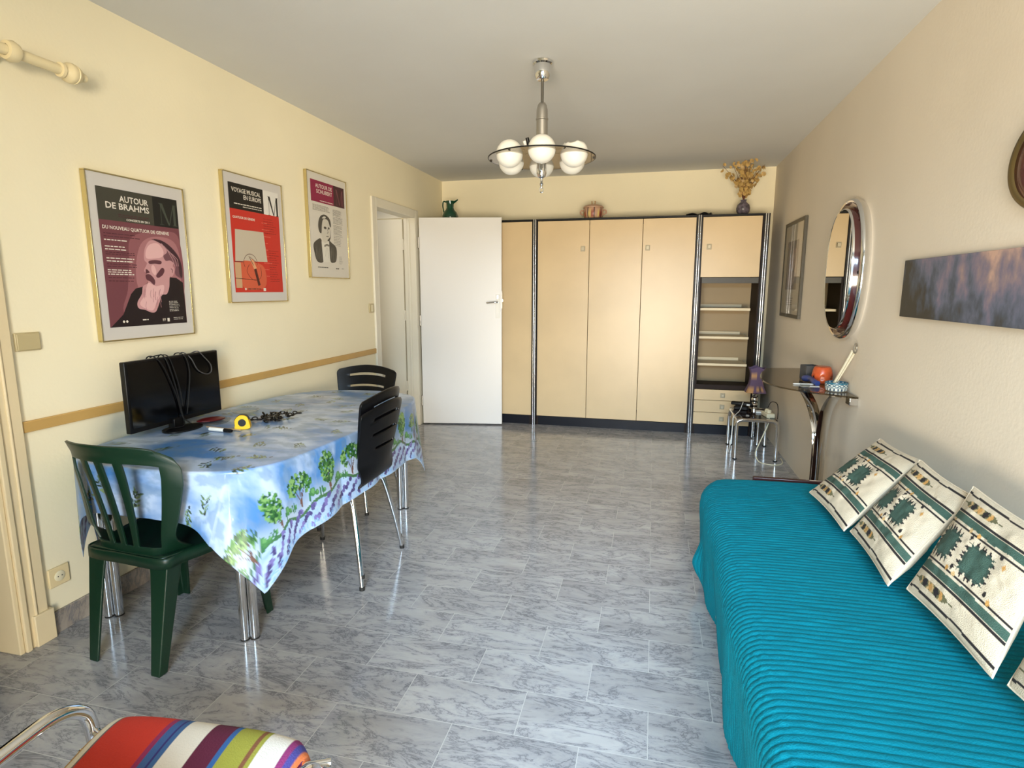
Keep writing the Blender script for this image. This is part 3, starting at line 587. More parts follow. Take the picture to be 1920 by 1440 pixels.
# ------------------------------------------------------------ ceiling lamp
LX, LY = 1.666, 2.825
lamp = thing('chandelier', 'chrome ceiling lamp with six white globes set in a round smoked glass disc', 'ceiling lamp', (LX, LY, 0))
MB().lathe([(.004, 2.405), (.012, 2.402), (.030, 2.408), (.040, 2.425), (.043, 2.455), (.042, 2.478), (.050, 2.484), (.052, 2.494), (.044, 2.4995)], 40).build('canopy', 'chrome', lamp)
MB().cyl((0, 0, 2.275), (0, 0, 2.41), .0078, n=14).build('rod', mat('dull_nickel', (128, 124, 116), .28, 1), lamp)
MB().lathe([(.008, 2.300), (.016, 2.296), (.024, 2.284), (.0285, 2.262), (.029, 2.222), (.032, 2.220), (.032, 2.214), (.0295, 2.212), (.0295, 2.03)], 36).build('column', 'brushed', lamp)
MB().lathe([(.024, 2.028), (.026, 1.975), (.026, 1.95), (.020, 1.932), (.008, 1.925), (.006, 1.905), (.010, 1.898), (.006, 1.888), (.004, 1.878)], 32).build('bottom_cup', 'chrome', lamp)
MB().tube([(.009 * cos(t_), 0, 1.868 + .013 * sin(t_)) for t_ in np.linspace(0, 2 * pi, 17)[:-1]], .0028, 8, closed=True).build('finial_ring', 'chrome', lamp)
MB().lathe([(.03, 2.023), (.276, 2.023), (.278, 2.026), (.276, 2.029), (.03, 2.029)], 72, cap=False).build('disc', 'smoked', lamp)
MB().tube([(.278 * cos(t_), .278 * sin(t_), 2.026) for t_ in np.linspace(0, 2 * pi, 73)[:-1]], .0032, 6, closed=True).build('disc_edge', 'black', lamp)
a0 = math.atan2(-.2842 - LY, 2.2601 - LX)
for i in range(6):
    an = a0 + i * pi / 3; gx, gy = .188 * cos(an), .188 * sin(an)
    if i == 1:   # broken globe, jagged open top
        P = []
        for k_ in range(48):
            t_ = 2 * pi * k_ / 48; cut = .42 + .10 * sin(3 * t_ + 1) + .05 * sin(7 * t_) + .03 * sin(13 * t_)
            P.append([(gx + .068 * sin(p_) * cos(t_), gy + .068 * sin(p_) * sin(t_), 2.03 - .068 * cos(p_)) for p_ in np.linspace(.001, pi - max(.3, cut + .45), 18)])
        gl = MB().grid(P, closed_u=True).build('globe', 'opal', lamp, solid=.003); gl['label'] = 'white globe with a broken open top'
    else:
        MB().sph((gx, gy, 2.03), .068, 36, 20).build('globe', 'opal', lamp)
    ax, ay = .03 * cos(an), .03 * sin(an)
    MB().tube([(ax, ay, 2.062), (gx * .68, gy * .68, 2.062)], .0045, 8).build('arm', 'chrome', lamp)
    bx_ = an + .42
    b = MB(); b.tube([(.262 * cos(bx_), .262 * sin(bx_), 2.020), (.275 * cos(bx_), .275 * sin(bx_), 2.020)], .003, 6); b.build('clip', 'black', lamp)
for (an, m_, dx) in ((a0 - .75, 'black', .0), (a0 - .95, 'white', .012)):
    c_, s_ = cos(an), sin(an); MB().tube([(.085 * c_, .085 * s_, 2.045), (.11 * c_, .11 * s_, 2.11 - dx)], .009, 10).build('socket', m_, lamp)

# ------------------------------------------------------------ table and cloth
ZT = .715
OUT = [(.42, 1.352), (.60, 1.355), (.73, 1.372), (.83, 1.415), (.90, 1.49), (.935, 1.60), (.957, 1.83), (.965, 2.1), (.965, 2.4), (.948, 2.66), (.895, 2.86), (.80, 2.97), (.62, 3.03), (.45, 3.03), (.30, 2.99), (.17, 2.90), (.09, 2.72), (.05, 2.45), (.035, 2.2), (.035, 1.9), (.045, 1.62), (.09, 1.46), (.16, 1.39), (.27, 1.358)]
tab = thing('dining_table', 'oval dining table on paired chrome legs beneath the lavender print cloth', 'table', (.49, 2.19, 0))
oc = np.array(spline([(a, b, 0) for a, b in OUT], 12, True))[:, :2]
ctr = np.array([.49, 2.19]); inn = ctr + (oc - ctr) * .965
MB().prism([tuple(p - ctr) for p in inn], ZT - .030, ZT - .006, lambda a, b, d: (a, b, d)).build('tabletop', 'blackwood', tab, bevel=.003)
for (x, y, dx, dy) in ((.775, 1.495, 1, 1), (.115, 1.50, -1, 1), (.79, 2.905, 1, -1), (.13, 2.86, -1, -1)):
    b = MB()
    b.cyl((x - .49 - .0145, y - 2.19 - .0095, .006), (x - .49 - .0145, y - 2.19 - .0095, ZT - .031), .0175, n=24); b.cyl((x - .49 + .0145, y - 2.19 + .0095, .006), (x - .49 + .0145, y - 2.19 + .0095, ZT - .031), .0175, n=24)
    lg = b.build('leg', 'chrome', tab)
    b = MB(); b.cyl((x - .49 - .0145, y - 2.19 - .0095, 0), (x - .49 - .0145, y - 2.19 - .0095, .006), .018, n=20); b.cyl((x - .49 + .0145, y - 2.19 + .0095, 0), (x - .49 + .0145, y - 2.19 + .0095, .006), .018, n=20); b.build('foot', 'rubber', lg)

X0, X1, Y0, Y1 = -.235, 1.262, 1.16, 3.17
def make_cloth():
    n = 1100
    P = np.array(spline([(a, b, 0) for a, b in OUT], 60, True))[:, :2]
    seg = np.linalg.norm(np.roll(P, -1, 0) - P, axis=1); cum = np.concatenate([[0], np.cumsum(seg)]); tot = cum[-1]
    tt = np.linspace(0, tot, n, endpoint=False); Pc = np.vstack([P, P[:1]])
    px = np.interp(tt, cum, Pc[:, 0]); py = np.interp(tt, cum, Pc[:, 1]); Q = np.stack([px, py], 1)
    T = np.roll(Q, -1, 0) - np.roll(Q, 1, 0); T /= np.linalg.norm(T, axis=1)[:, None]
    Nn = np.stack([T[:, 1], -T[:, 0]], 1)
    kk = np.ones(41) / 41
    for c in range(2):
        Nn[:, c] = np.convolve(np.concatenate([Nn[-20:, c], Nn[:, c], Nn[:20, c]]), kk, 'valid')
    Nn /= np.linalg.norm(Nn, axis=1)[:, None]
    phi = np.unwrap(np.arctan2(Nn[:, 1], Nn[:, 0])); curv = np.abs(np.gradient(phi, tt))
    curv = np.convolve(np.concatenate([curv[-40:], curv, curv[:40]]), np.ones(81) / 81, 'valid'); cn = np.clip((curv - 1.2) / 5.0, 0, 1)
    D = np.full(n, 9.0)
    for c, lo, hi in ((0, X0, X1), (1, Y0, Y1)):
        with np.errstate(divide='ignore'):
            D = np.minimum(D, np.where(Nn[:, c] > 1e-6, (hi - Q[:, c]) / Nn[:, c], np.where(Nn[:, c] < -1e-6, (lo - Q[:, c]) / Nn[:, c], 9)))
    D = np.minimum(D, .505)
    m = 84; verts = []; uv = []
    # interior rings
    rings = 60
    for j in range(rings):
        f = (j + .001) / rings; f = f ** .8
        q = ctr + (Q - ctr) * f; verts.append(np.column_stack([q, np.full(n, ZT)])); uv.append(q)
    r = .012
    for j in range(m + 1):
        d = D * j / m; flat = Q + Nn * d[:, None]
        a = np.minimum(d / r, pi / 2); e = np.maximum(0, d - r * pi / 2)
        wav = np.cos(phi * 4.0 + pi) * cn * 1.0 + .42 * np.sin(tt * 10) * (1 - cn) * (Nn[:, 0] > .5) + .10 * np.sin(tt * 24 + 1)
        lat = r * np.sin(a) + e * (.025 + .10 * cn * (Nn[:, 0] > 0)) + np.clip(e, 0, 1) * np.where(cn > .02, .12 * wav, .16 * np.abs(wav)) * (Nn[:, 0] > -.2)
        tg = e * (.46 * np.sin(phi * 4.0 + pi) - .26 * (Nn[:, 1] < 0)) * cn * (Nn[:, 0] > -.05)
        z = ZT - r * (1 - np.cos(a)) - e * (.985 - .01 * cn)
        q = Q + Nn * lat[:, None] + T * tg[:, None]
        q[:, 0] = np.maximum(q[:, 0], .016 + .006 * np.sin(tt * 40))
        verts.append(np.column_stack([q, z])); uv.append(flat)
    V = np.stack(verts); UV = np.stack(uv)          # (rings, n, 3)
    J = V.shape[0]; idx = np.arange(J * n).reshape(J, n)
    a = idx[:-1]; b = idx[1:]; f = np.stack([a, np.roll(a, -1, 1), np.roll(b, -1, 1), b], -1).reshape(-1, 4)
    me = bpy.data.meshes.new('tablecloth'); me.from_pydata(V.reshape(-1, 3).tolist(), [], f.tolist()); me.update()
    me.polygons.foreach_set('use_smooth', [True] * len(me.polygons))
    ob = bpy.data.objects.new('tablecloth', me); C.objects.link(ob)
    me.materials.append(vcmat('printed_oilcloth', .30, .03, 60, .25))
    x = UV[..., 0].ravel(); y = UV[..., 1].ravel()
    # sky with drifting clouds
    cl = fbm(x * 5 + 3, y * 9, 3, 6); k = np.clip((cl - .38) / .28, 0, 1)[:, None]
    col = L3(76, 128, 186) * (1 - k) + L3(186, 201, 222) * k
    k2 = np.clip((fbm(x * 16, y * 26, 9) - .47) * 4, 0, .55)[:, None]; col = col * (1 - k2) + L3(112, 138, 166) * k2
    def blob(cx, cy, rx, ry, an, c, soft=0.0):
        near = (np.abs(x - cx) < max(rx, ry) * 1.1) & (np.abs(y - cy) < max(rx, ry) * 1.1)
        if not near.any(): return
        i = np.where(near)[0]; dx = x[i] - cx; dy = y[i] - cy; u_ = (dx * cos(an) + dy * sin(an)) / rx; v_ = (-dx * sin(an) + dy * cos(an)) / ry
        h_ = i[u_ * u_ + v_ * v_ < 1]; col[h_] = c
    def stroke(p, q, w, c):
        L_ = math.hypot(q[0] - p[0], q[1] - p[1]) / 2; blob((p[0] + q[0]) / 2, (p[1] + q[1]) / 2, L_ + w, w, math.atan2(q[1] - p[1], q[0] - p[0]), c)
    rr = random.Random(11); leafc = [L3(62, 84, 52), L3(92, 116, 72), L3(44, 62, 48), L3(130, 152, 104)]
    # olive sprigs scattered over the sky
    for gx_ in np.arange(X0 + .06, X1 - .26, .17):
        for gy_ in np.arange(Y0 + .07, Y1, .19):
            sx_ = gx_ + rr.uniform(-.05, .05); sy_ = gy_ + rr.uniform(-.05, .05)
            an = rr.uniform(0, 2 * pi)
            for k_ in range(4):
                px_, py_ = sx_ + .017 * k_ * cos(an), sy_ + .017 * k_ * sin(an)
                stroke((px_, py_), (px_ + .02 * cos(an), py_ + .02 * sin(an)), .0016, leafc[2])
                for sd in (-1, 1):
                    la = an + sd * rr.uniform(.5, 1.0); blob(px_ + .018 * cos(la), py_ + .018 * sin(la), .015, .0042, la, leafc[rr.randrange(4)])
            blob(sx_ + .01, sy_ + .008, .007, .006, 0, L3(40, 48, 44))
    # printed landscape along both long hems: b is the height above the hem, a runs along it
    for side in (1, -1):
        hx = X1 if side > 0 else X0
        B = (X1 - x) if side > 0 else (x - X0)
        A_ = y
        hill = .105 + .018 * np.sin(A_ * 11) + .01 * np.sin(A_ * 31)
        g_ = B < hill; gk = np.clip(fbm(A_ * 30, B * 60, 21) * 1.4 - .3, 0, 1)[:, None]
        fld = L3(178, 200, 226) * (1 - gk) + L3(138, 170, 212) * gk; col[g_] = fld[g_]
        mist = np.clip(1 - (B - hill) / .09, 0, 1)[:, None] * (~g_)[:, None]; col[:] = col * (1 - .8 * mist) + L3(200, 212, 226) * (.7 * mist)
        ln = np.abs(B - hill) < .007; col[ln] = L3(70, 112, 72)
        def W_(a, b): return (hx - side * b, a)
        i = 0
        for a_ in np.arange(Y0 + .05, Y1, .09):      # lavender rows
            for k_ in range(7):
                b_ = .096 - .0125 * k_; aa = a_ - .019 * k_
                for q_ in range(2):
                    cx, cy = W_(aa + rr.uniform(-.010, .010), b_ + rr.uniform(-.005, .005)); blob(cx, cy, rr.uniform(.009, .014), rr.uniform(.008, .011), rr.uniform(0, 3), [L3(92, 84, 140), L3(120, 112, 172), L3(70, 62, 112)][rr.randrange(3)])
        for a_ in np.arange(Y0 + .06, Y1, .185):     # trees
            big = i % 2 == 0; i += 1; cb = .205 if big else .215; ra, rb = (.074, .048) if big else (.05, .064)
            base = .112
            for (da, db) in ((-.025, .07), (.0, .085), (.028, .075), (.012, .06)):
                p = W_(a_, base); mid_ = W_(a_ + da * .25, base + db * .45); q = W_(a_ + da, base + db)
                stroke(p, mid_, .0040, L3(112, 78, 66)); stroke(mid_, q, .0024, L3(92, 66, 58))
            for _ in range(135):
                t_ = rr.uniform(0, 2 * pi); rd = sqrt(rr.uniform(0, 1))
                if big and rd * sin(t_) < -.35 and abs(rd * cos(t_)) < .45: continue
                cx, cy = W_(a_ + ra * rd * cos(t_), cb + rb * rd * sin(t_)); blob(cx, cy, rr.uniform(.006, .012), rr.uniform(.004, .008), rr.uniform(0, 3), [L3(56, 104, 52), L3(84, 134, 66), L3(36, 78, 44), L3(124, 164, 96)][rr.randrange(4)])
            for (da, db, r_) in ((.07, .035, .019), (.095, .024, .012), (-.045, .018, .010)):
                cx, cy = W_(a_ + da, base + db); blob(cx, cy, r_, r_ * .9, 0, L3(74, 128, 74)); blob(cx - .003, cy + .003, r_ * .6, r_ * .5, .4, L3(104, 156, 96))
            for da in (-.07, -.055, .05): blob(*W_(a_ + da, base + .02), .020, .005, 0, L3(58, 112, 70))
        for _ in range(420):                       # hatched grass at the hem
            a_ = rr.uniform(Y0, Y1); b_ = rr.uniform(.002, .03); cx, cy = W_(a_, b_); blob(cx, cy, .010, .0016, rr.uniform(-.4, .4), L3(132, 176, 224))
    paint(ob, col)
    md = ob.modifiers.new('thickness', 'SOLIDIFY'); md.thickness = .0012; md.offset = 1
    return ob
cloth = make_cloth()
tag(cloth, 'glossy oilcloth printed with sky, trees and lavender rows, spread over the dining table', 'tablecloth')

# ------------------------------------------------------------ things on the table
ZC = ZT + .0015
tv = thing('television', 'black flat screen television on the table against the left wall', 'television', (.13, 1.905, ZC), 0)
MB().box(-.008, .018, -.266, .266, .030, .335).build('housing', 'black', tv, bevel=.004)
MB().box(.018, .0195, -.254, .254, .052, .326).build('screen', 'screen', tv)
b = MB(); b.lathe([(.085, 0), (.085, .006), (.06, .010), (.02, .013)], 36, (.045, -.02, 0), .8, 1.15); b.build('stand', 'black', tv)
MB().box(-.005, .03, -.05, .01, .01, .05).build('neck', 'black', tv, bevel=.003)
ca = MB()
ca.tube(spline([(-.03, -.13, .25), (-.015, -.12, .338), (.022, -.10, .33), (.026, -.06, .26), (.027, -.02, .15), (.03, .0, .055), (.05, .02, .02)], 8), .0028, 8)
ca.tube(spline([(-.03, -.08, .25), (0, -.07, .342), (.023, -.055, .32), (.026, -.02, .20), (.03, .0, .06), (.06, -.03, .018), (.05, -.10, .02), (.06, -.14, .016)], 8), .0028, 8)
ca.tube(spline([(-.02, -.10, .337), (.005, -.06, .345), (.022, -.035, .325), (.026, -.0, .20), (.028, .01, .1)], 8), .0024, 8)
tag(ca.build('power_cable', mat('cable_black', (14, 14, 15), .6, spec=.25), loc=(.13, 1.905, ZC)), 'bundle of black cables draped over the television and down to its foot', 'cable')
cb = MB()
cb.tube(spline([(-.03, .02, .28), (-.01, .03, .340), (.022, .05, .33), (.025, .07, .26), (.026, .055, .16), (.028, .03, .06)], 8), .0026, 8)
tag(cb.build('power_cable', mat('cable_dark_grey', (20, 20, 20), .6, spec=.3), loc=(.13, 1.905, ZC)), 'single black cable hanging straight down the middle of the television', 'cable')
cc_ = MB(); cc_.tube(spline([(-.03, .06, .30), (-.01, .07, .342), (.024, .085, .315), (.026, .12, .255), (.026, .17, .228), (.026, .205, .235), (.026, .205, .27), (.024, .17, .31), (.016, .14, .341), (-.02, .13, .33)], 8), .0026, 8)
tag(cc_.build('power_cable', mat('cable_grey', (66, 64, 64), .5), loc=(.13, 1.905, ZC)), 'grey cable hanging in a loop over the right side of the television', 'cable')
# clear dishes
def dish(loc, label, r, m='clear'):
    d = thing('clear_dish', label, 'dish', loc)
    MB().lathe([(.0005, .0012), (r * .82, .0012), (r, .012), (r + .001, .012), (r * .84, 0), (.0005, 0)], 40, cap=False).build('dish', m, d); return d
dish((.215, 2.02, ZC), 'clear plastic dish holding a dark red glasses case, beside the television', .085)
o = MB().lathe([(.0005, .0), (.05, .0), (.066, .006), (.066, .010), (.04, .017), (.0005, .020)], 32, sx=.55, sy=1.0); o_ = tag(o.build('glasses_case', 'red', loc=(.19, 2.045, ZC + .0015)), 'flat dark red glasses case lying in the clear dish', 'case'); o_.rotation_euler = (0, 0, -.5)
dish((.205, 2.27, ZC), 'empty clear plastic dish near the wall behind the tape measure', .07)
# tape measure
tm = thing('tape_measure', 'yellow and black tape measure standing on the table', 'tape measure', (.445, 1.95, ZC), radians(28))
poly = [(p[0], p[1]) for p in spline([(-.028, 0, 0), (.028, 0, 0), (.031, .028, 0), (.02, .058, 0), (-.008, .064, 0), (-.03, .045, 0), (-.032, .018, 0)], 5, True)]
MB().prism(poly, -.018, .018, lambda a, b, d: (a, d, b + .002)).build('case', 'yellow', tm, bevel=.003)
poly2 = [(a * 1.02, b) for a, b in poly if b > .036]
MB().prism(poly2 + [(.0, .037)], -.0125, .0125, lambda a, b, d: (a * 1.03, d, b * 1.025 + .0015)).build('rubber_band', 'black', tm)
for sd in (-1, 1): MB().cyl((0, sd * .018, .032), (0, sd * .0195, .032), .017, n=24).build('badge', 'black', tm)
MB().box(-.036, -.031, -.008, .008, 0, .016).build('hook', 'brushed', tm)
# marker, stick
mk = thing('marker_pen', 'white marker pen with black cap lying at the front of the tape measure', 'marker', (.385, 1.877, ZC + .0085), math.atan2(-.012, .13))
MB().cyl((-.062, 0, 0), (.022, 0, 0), .0085, n=20).build('barrel', 'white', mk); MB().tube([(.022, 0, 0), (.056, 0, 0), (.064, 0, 0)], [.0090, .0085, .006], 20).build('cap', 'black', mk)
tag(MB().box(-.10, .10, -.004, .004, 0, .005).build('wooden_stick', 'stick', loc=(.36, 1.925, ZC), bevel=.001), 'thin wooden stick lying flat behind the marker pen', 'stick').rotation_euler = (0, 0, -.10)
# chain
ch = MB(); rr = random.Random(3); path = []
cxs = [(.37, 2.10), (.40, 2.09), (.425, 2.12), (.39, 2.17), (.37, 2.20), (.41, 2.17), (.45, 2.11), (.47, 2.07), (.49, 2.10), (.44, 2.16), (.40, 2.22), (.38, 2.25), (.43, 2.22), (.48, 2.14), (.515, 2.09), (.52, 2.13), (.47, 2.18), (.43, 2.24), (.45, 2.26), (.50, 2.21), (.53, 2.18), (.52, 2.24), (.55, 2.27)]
pp = [Vector(p) for p in spline([(a, b, 0) for a, b in cxs], 14)]
d_ = 0; last = pp[0]; links = [pp[0]]
for p in pp:
    if (p - last).length > .019: links.append(p); last = p
for i, (p, q) in enumerate(zip(links, links[1:])):
    t_ = (q - p).normalized(); n_ = Vector((-t_.y, t_.x, 0)); w_ = n_ if i % 2 == 0 else (Vector((0, 0, 1)) * .75 + n_ * .65).normalized(); c_ = (p + q) / 2 + Vector((0, 0, ZC + .004 + (.005 if i % 2 else 0) + rr.uniform(0, .012)))
    ch.tube([tuple(c_ + t_ * .013 * cos(a) + w_ * .0078 * sin(a)) for a in np.linspace(0, 2 * pi, 13)[:-1]], .0030, 6, closed=True)
tag(ch.build('chain', mat('dark_chain', (26, 22, 20), .3, .4)), 'heap of dark metal chain lying on the tablecloth', 'chain')

# ------------------------------------------------------------ black bentwood chairs
def black_chair(label, loc, rz, group=None):
    t = thing('dining_chair', label, 'chair', loc, rz, group)
    cen = spline([(0, .232, .432), (0, .215, .447), (0, .12, .452), (0, 0, .446), (0, -.10, .446), (0, -.175, .452), (0, -.225, .478), (0, -.252, .55), (0, -.270, .65), (0, -.288, .76), (0, -.303, .845)], 7)
    cen = np.array(cen); n = len(cen); seg = np.concatenate([[0], np.cumsum(np.linalg.norm(np.diff(cen, axis=0), axis=1))]); L_ = seg[-1]
    # resample with slot edges as exact rows
    dist_top = [.052, .068, .130, .144, .204, .218]; rows = sorted(set([round(x, 4) for x in np.linspace(0, L_, 62)] + [round(L_ - d, 4) for d in dist_top]))
    rows = [r_ for i, r_ in enumerate(rows)]
    us = [-1, -.975, -.93, -.86, -.75, -.62, -.5, -.42, -.3, -.15, 0, .15, .3, .42, .5, .62, .75, .86, .93, .975, 1]
    P = np.zeros((len(rows), len(us), 3))
    for i, s_ in enumerate(rows):
        y = np.interp(s_, seg, cen[:, 1]); z = np.interp(s_, seg, cen[:, 2]); back = min(1, max(0, (z - .46) / .10)) if y < -.12 else 0
        dt = L_ - s_
        w = np.interp(s_, [0, .02, .06, .25, .36, .42, .48, .60, .72, L_ - .0], [.165, .185, .198, .205, .195, .172, .158, .182, .205, .222])
        for j, u_ in enumerate(us):
            ww = w; rz_ = 0
            if dt < .03: ww = w - .03 * (1 - sqrt(max(0, 1 - (1 - dt / .03) ** 2))) * .7
            zz = z - back * .030 * u_ * u_ * np.clip((z - .5) / .3, 0, 1); yy = y + back * .045 * u_ * u_
            if not back: zz += .006 * u_ * u_
            P[i, j] = (u_ * ww, yy, zz)
    hw = {0: .62, 1: .5, 2: .42}; sl = [(L_ - .068, L_ - .052, .62), (L_ - .144, L_ - .130, .62), (L_ - .218, L_ - .204, .5)]
    def skip(i, j):
        m_ = (rows[i] + rows[i + 1]) / 2; u_ = abs((us[j] + us[j + 1]) / 2)
        return any(a < m_ < b and u_ < c_ for a, b, c_ in sl)
    b = MB(); b.grid(P, skip); b.build('seat_shell', 'blackwood', t, solid=.011, bevel=.002, angle=45)
    for sx_, sy_ in ((1, 1), (-1, 1), (1, -1), (-1, -1)):
        fy = .232 if sy_ > 0 else -.232
        pth = spline([(sx_ * .225, fy, .012), (sx_ * .198, fy * .88, .20), (sx_ * .168, fy * .72, .385), (sx_ * .150, fy * .60, .420), (sx_ * .10, fy * .42, .4315), (sx_ * .03, fy * .2, .4315)], 6)
        lg = MB().tube(pth, .0105, 12).build('leg', 'chrome', t)
        MB().cyl((sx_ * .2265, fy * 1.004, 0), (sx_ * .225, fy, .016), .0125, n=14).build('foot_cap', 'rubber', lg)
    MB().lathe([(.07, .428), (.07, .438)], 24).build('seat_plate', 'brushed', t)
    return t
g = 'black slotted dining chairs'
black_chair('black slotted chair beside the table, lower of the stacked pair', (.787, 2.155, 0), radians(91), g)
black_chair('black slotted chair stacked on top of another beside the table', (.777, 2.16, .052), radians(92.5), g)
black_chair('black slotted chair standing alone at the far end of the table facing it', (.395, 2.985, 0), radians(180), g)

# ------------------------------------------------------------ green plastic chair
gc = thing('garden_chair', 'dark green moulded plastic garden chair at the near end of the table', 'chair', (.474, 1.458, 0), radians(-4))
# seat
P = []
for v_ in np.linspace(0, 1, 22):
    y = -.18 + .42 * v_; hw_ = np.interp(v_, [0, .15, .5, .85, 1], [.170, .192, .225, .235, .215]); row = []
    for u_ in np.linspace(-1, 1, 25):
        z = .425 - .014 * (1 - u_ ** 2) * sin(pi * min(1, v_ * 1.1)) + (-.012 * max(0, (v_ - .9) / .1)); row.append((u_ * hw_, y, z))
    P.append(row)
MB().grid(P).build('seat', 'green', gc, solid=.006, off=-1)
sk = MB(); ring = []
edge = [(-.170, -.182), (-.192, -.11), (-.226, .03), (-.236, .17), (-.215, .24), (0, .246), (.215, .24), (.236, .17), (.226, .03), (.192, -.11), (.170, -.182), (0, -.186)]
e2 = spline([(a, b, 0) for a, b in edge], 5, True)
sk.grid([[(a, b, .424), (a * 1.012, b * 1.012, .415), (a * 1.015, b * 1.015, .385)] for a, b, _ in e2], closed_u=True); sk.build('seat_apron', 'green', gc, solid=.005)
def gleg(x, y, fx, fy, sx_, sy_):
    # angled channel leg, wide at the seat and narrow at the foot
    b = MB(); secs = []
    for k_ in np.linspace(0, 1, 9):
        cx = x + (fx - x) * k_; cy = y + (fy - y) * k_; w = .088 - .046 * k_ ** .7; dp = .066 - .030 * k_; z = .412 * (1 - k_)
        ox, oy = sx_, sy_
        ring = [(cx, cy), (cx - ox * w, cy), (cx - ox * w, cy - oy * .010), (cx - ox * .012, cy - oy * .012), (cx - ox * .010, cy - oy * dp), (cx, cy - oy * dp)]
        secs.append([(a, c_, z) for a, c_ in ring])
    nn = 6; vs = [p for s_ in secs for p in s_]; fs = []
    for i in range(len(secs) - 1):
        for k_ in range(nn): fs.append((i * nn + k_, i * nn + (k_ + 1) % nn, (i + 1) * nn + (k_ + 1) % nn, (i + 1) * nn + k_))
    fs.append(tuple(range(nn))); fs.append(tuple((len(secs) - 1) * nn + k_ for k_ in range(nn)))
    b.add(vs, fs); return b.build('leg', 'green', gc, bevel=.005, seg=3)
gleg(-.188, -.175, -.168, -.235, -1, -1); gleg(.188, -.175, .168, -.235, 1, -1)
gleg(-.232, .222, -.246, .255, -1, 1); gleg(.232, .222, .246, .255, 1, 1)
# backrest: curved shell with four slats between broad stiles
zs = [0, .03, .06, .09] + list(np.linspace(.12, .85, 22)) + list(np.linspace(.87, 1, 7))
us = [-1, -.98, -.93, -.86, -.79, -.66, -.655, -.50, -.345, -.34, -.20, -.195, -.10, 0, .10, .195, .20, .34, .345, .50, .655, .66, .79, .86, .93, .98, 1]
us = sorted([-1, -.985, -.94, -.88, -.80, -.66, -.60, -.46, -.40, -.28, -.14, -.06, .06, .14, .28, .40, .46, .60, .66, .80, .88, .94, .985, 1])
holes = [(-.80, -.56), (-.40, -.14), (-.0, 0), (.14, .40), (.56, .80)]
us = [-1, -.985, -.95, -.88, -.78, -.68, -.57, -.46, -.36, -.24, -.15, -.06, .06, .15, .24, .36, .46, .57, .68, .78, .88, .95, .985, 1]
holes = [(-.78, -.36), (-.24, -.06), (.06, .24), (.36, .78)]
P = []
for s_ in zs:
    row = []
    for u_ in us:
        w = .168 + .086 * min(1, s_ / .75) ** .8
        if s_ < .14: w += .05 * (1 - s_ / .14) ** 2 * 0
        au = abs(u_); top = .842 - .05 * au ** 5 - .008 * au; z = .40 + (top - .40) * s_
        if s_ > .8 and au > .8: w *= 1 - .10 * ((s_ - .8) / .2) ** 3
        dep = .012 + .105 * s_
        y = -.172 - .052 * s_ - .035 * s_ * s_ + dep * u_ * u_
        if s_ > .9: y -= .02 * (s_ - .9) / .1 * .6
        if au > .75 and s_ < .3: y += .16 * ((au - .75) / .25) * (1 - s_ / .3) ** 2; z = z if s_ > .02 else z
        row.append((u_ * w, y, z))
    P.append(row)
def skipg(i, j):
    m_ = (zs[i] + zs[i + 1]) / 2; u_ = (us[j] + us[j + 1]) / 2
    return .12 < m_ < .85 and any(a < u_ < b for a, b in holes)
MB().grid(P, skipg).build('backrest', 'green', gc, solid=.008, bevel=.002, angle=50)

# ------------------------------------------------------------ nest table in the far corner with lamp, phone, socket strip
st = thing('side_table', 'low chrome-legged glass nest table in the far right corner', 'table', (3.10, 4.77, 0))
ZS = .338
def nest(p, hx, hy, zt_, r):
    for sy_ in (-1, 1):
        P_ = [(-hx, sy_ * hy, .008), (-hx, sy_ * hy, zt_ - .06), (-hx + .012, sy_ * hy, zt_ - .025), (-hx + .045, sy_ * hy, zt_ - .012), (0, sy_ * hy, zt_ - .010), (hx - .045, sy_ * hy, zt_ - .012), (hx - .012, sy_ * hy, zt_ - .025), (hx, sy_ * hy, zt_ - .06), (hx, sy_ * hy, .008)]
        MB().tube(spline(P_, 5), r, 12).build('leg_frame', 'chrome', p)
        for sx_ in (-1, 1): MB().cyl((sx_ * hx, sy_ * hy, 0), (sx_ * hx, sy_ * hy, .010), r * 1.15, n=14).build('foot', 'rubber', p)
    for sx_ in (-1, 1):
        MB().tube(spline([(sx_ * (hx - .002), -hy, zt_ - .08), (sx_ * (hx - .004), -hy + .03, zt_ - .03), (sx_ * (hx - .004), -hy + .07, zt_ - .014), (sx_ * (hx - .004), hy - .07, zt_ - .014), (sx_ * (hx - .004), hy - .03, zt_ - .03), (sx_ * (hx - .002), hy, zt_ - .08)], 5), r * .9, 10).build('side_rail', 'chrome', p)
nest(st, .152, .235, ZS, .0145)
MB().box(-.15, .15, -.232, .232, ZS - .012, ZS - .002).build('top', mat('dark_glass_top', (40, 30, 28), .08), st, bevel=.002)
s2 = thing('side_table', 'smaller chrome nest table tucked under the larger one', 'table', (3.085, 5.14, 0))
nest(s2, .105, .14, .28, .009); MB().box(-.10, .10, -.135, .135, .272, .28).build('top', 'smoked', s2)
zs_ = ZS - .0015
tl = thing('table_lamp', 'small lamp with flared purple flower-print shade on a stacked chrome base', 'lamp', (3.135, 4.93, zs_))
MB().lathe([(.04, 0), (.04, .012), (.02, .016), (.024, .03), (.03, .045), (.024, .06), (.015, .066), (.024, .08), (.028, .095), (.022, .11), (.014, .116), (.020, .128), (.022, .14), (.012, .15), (.008, .19)], 30).build('base', 'chrome', tl)
P = []
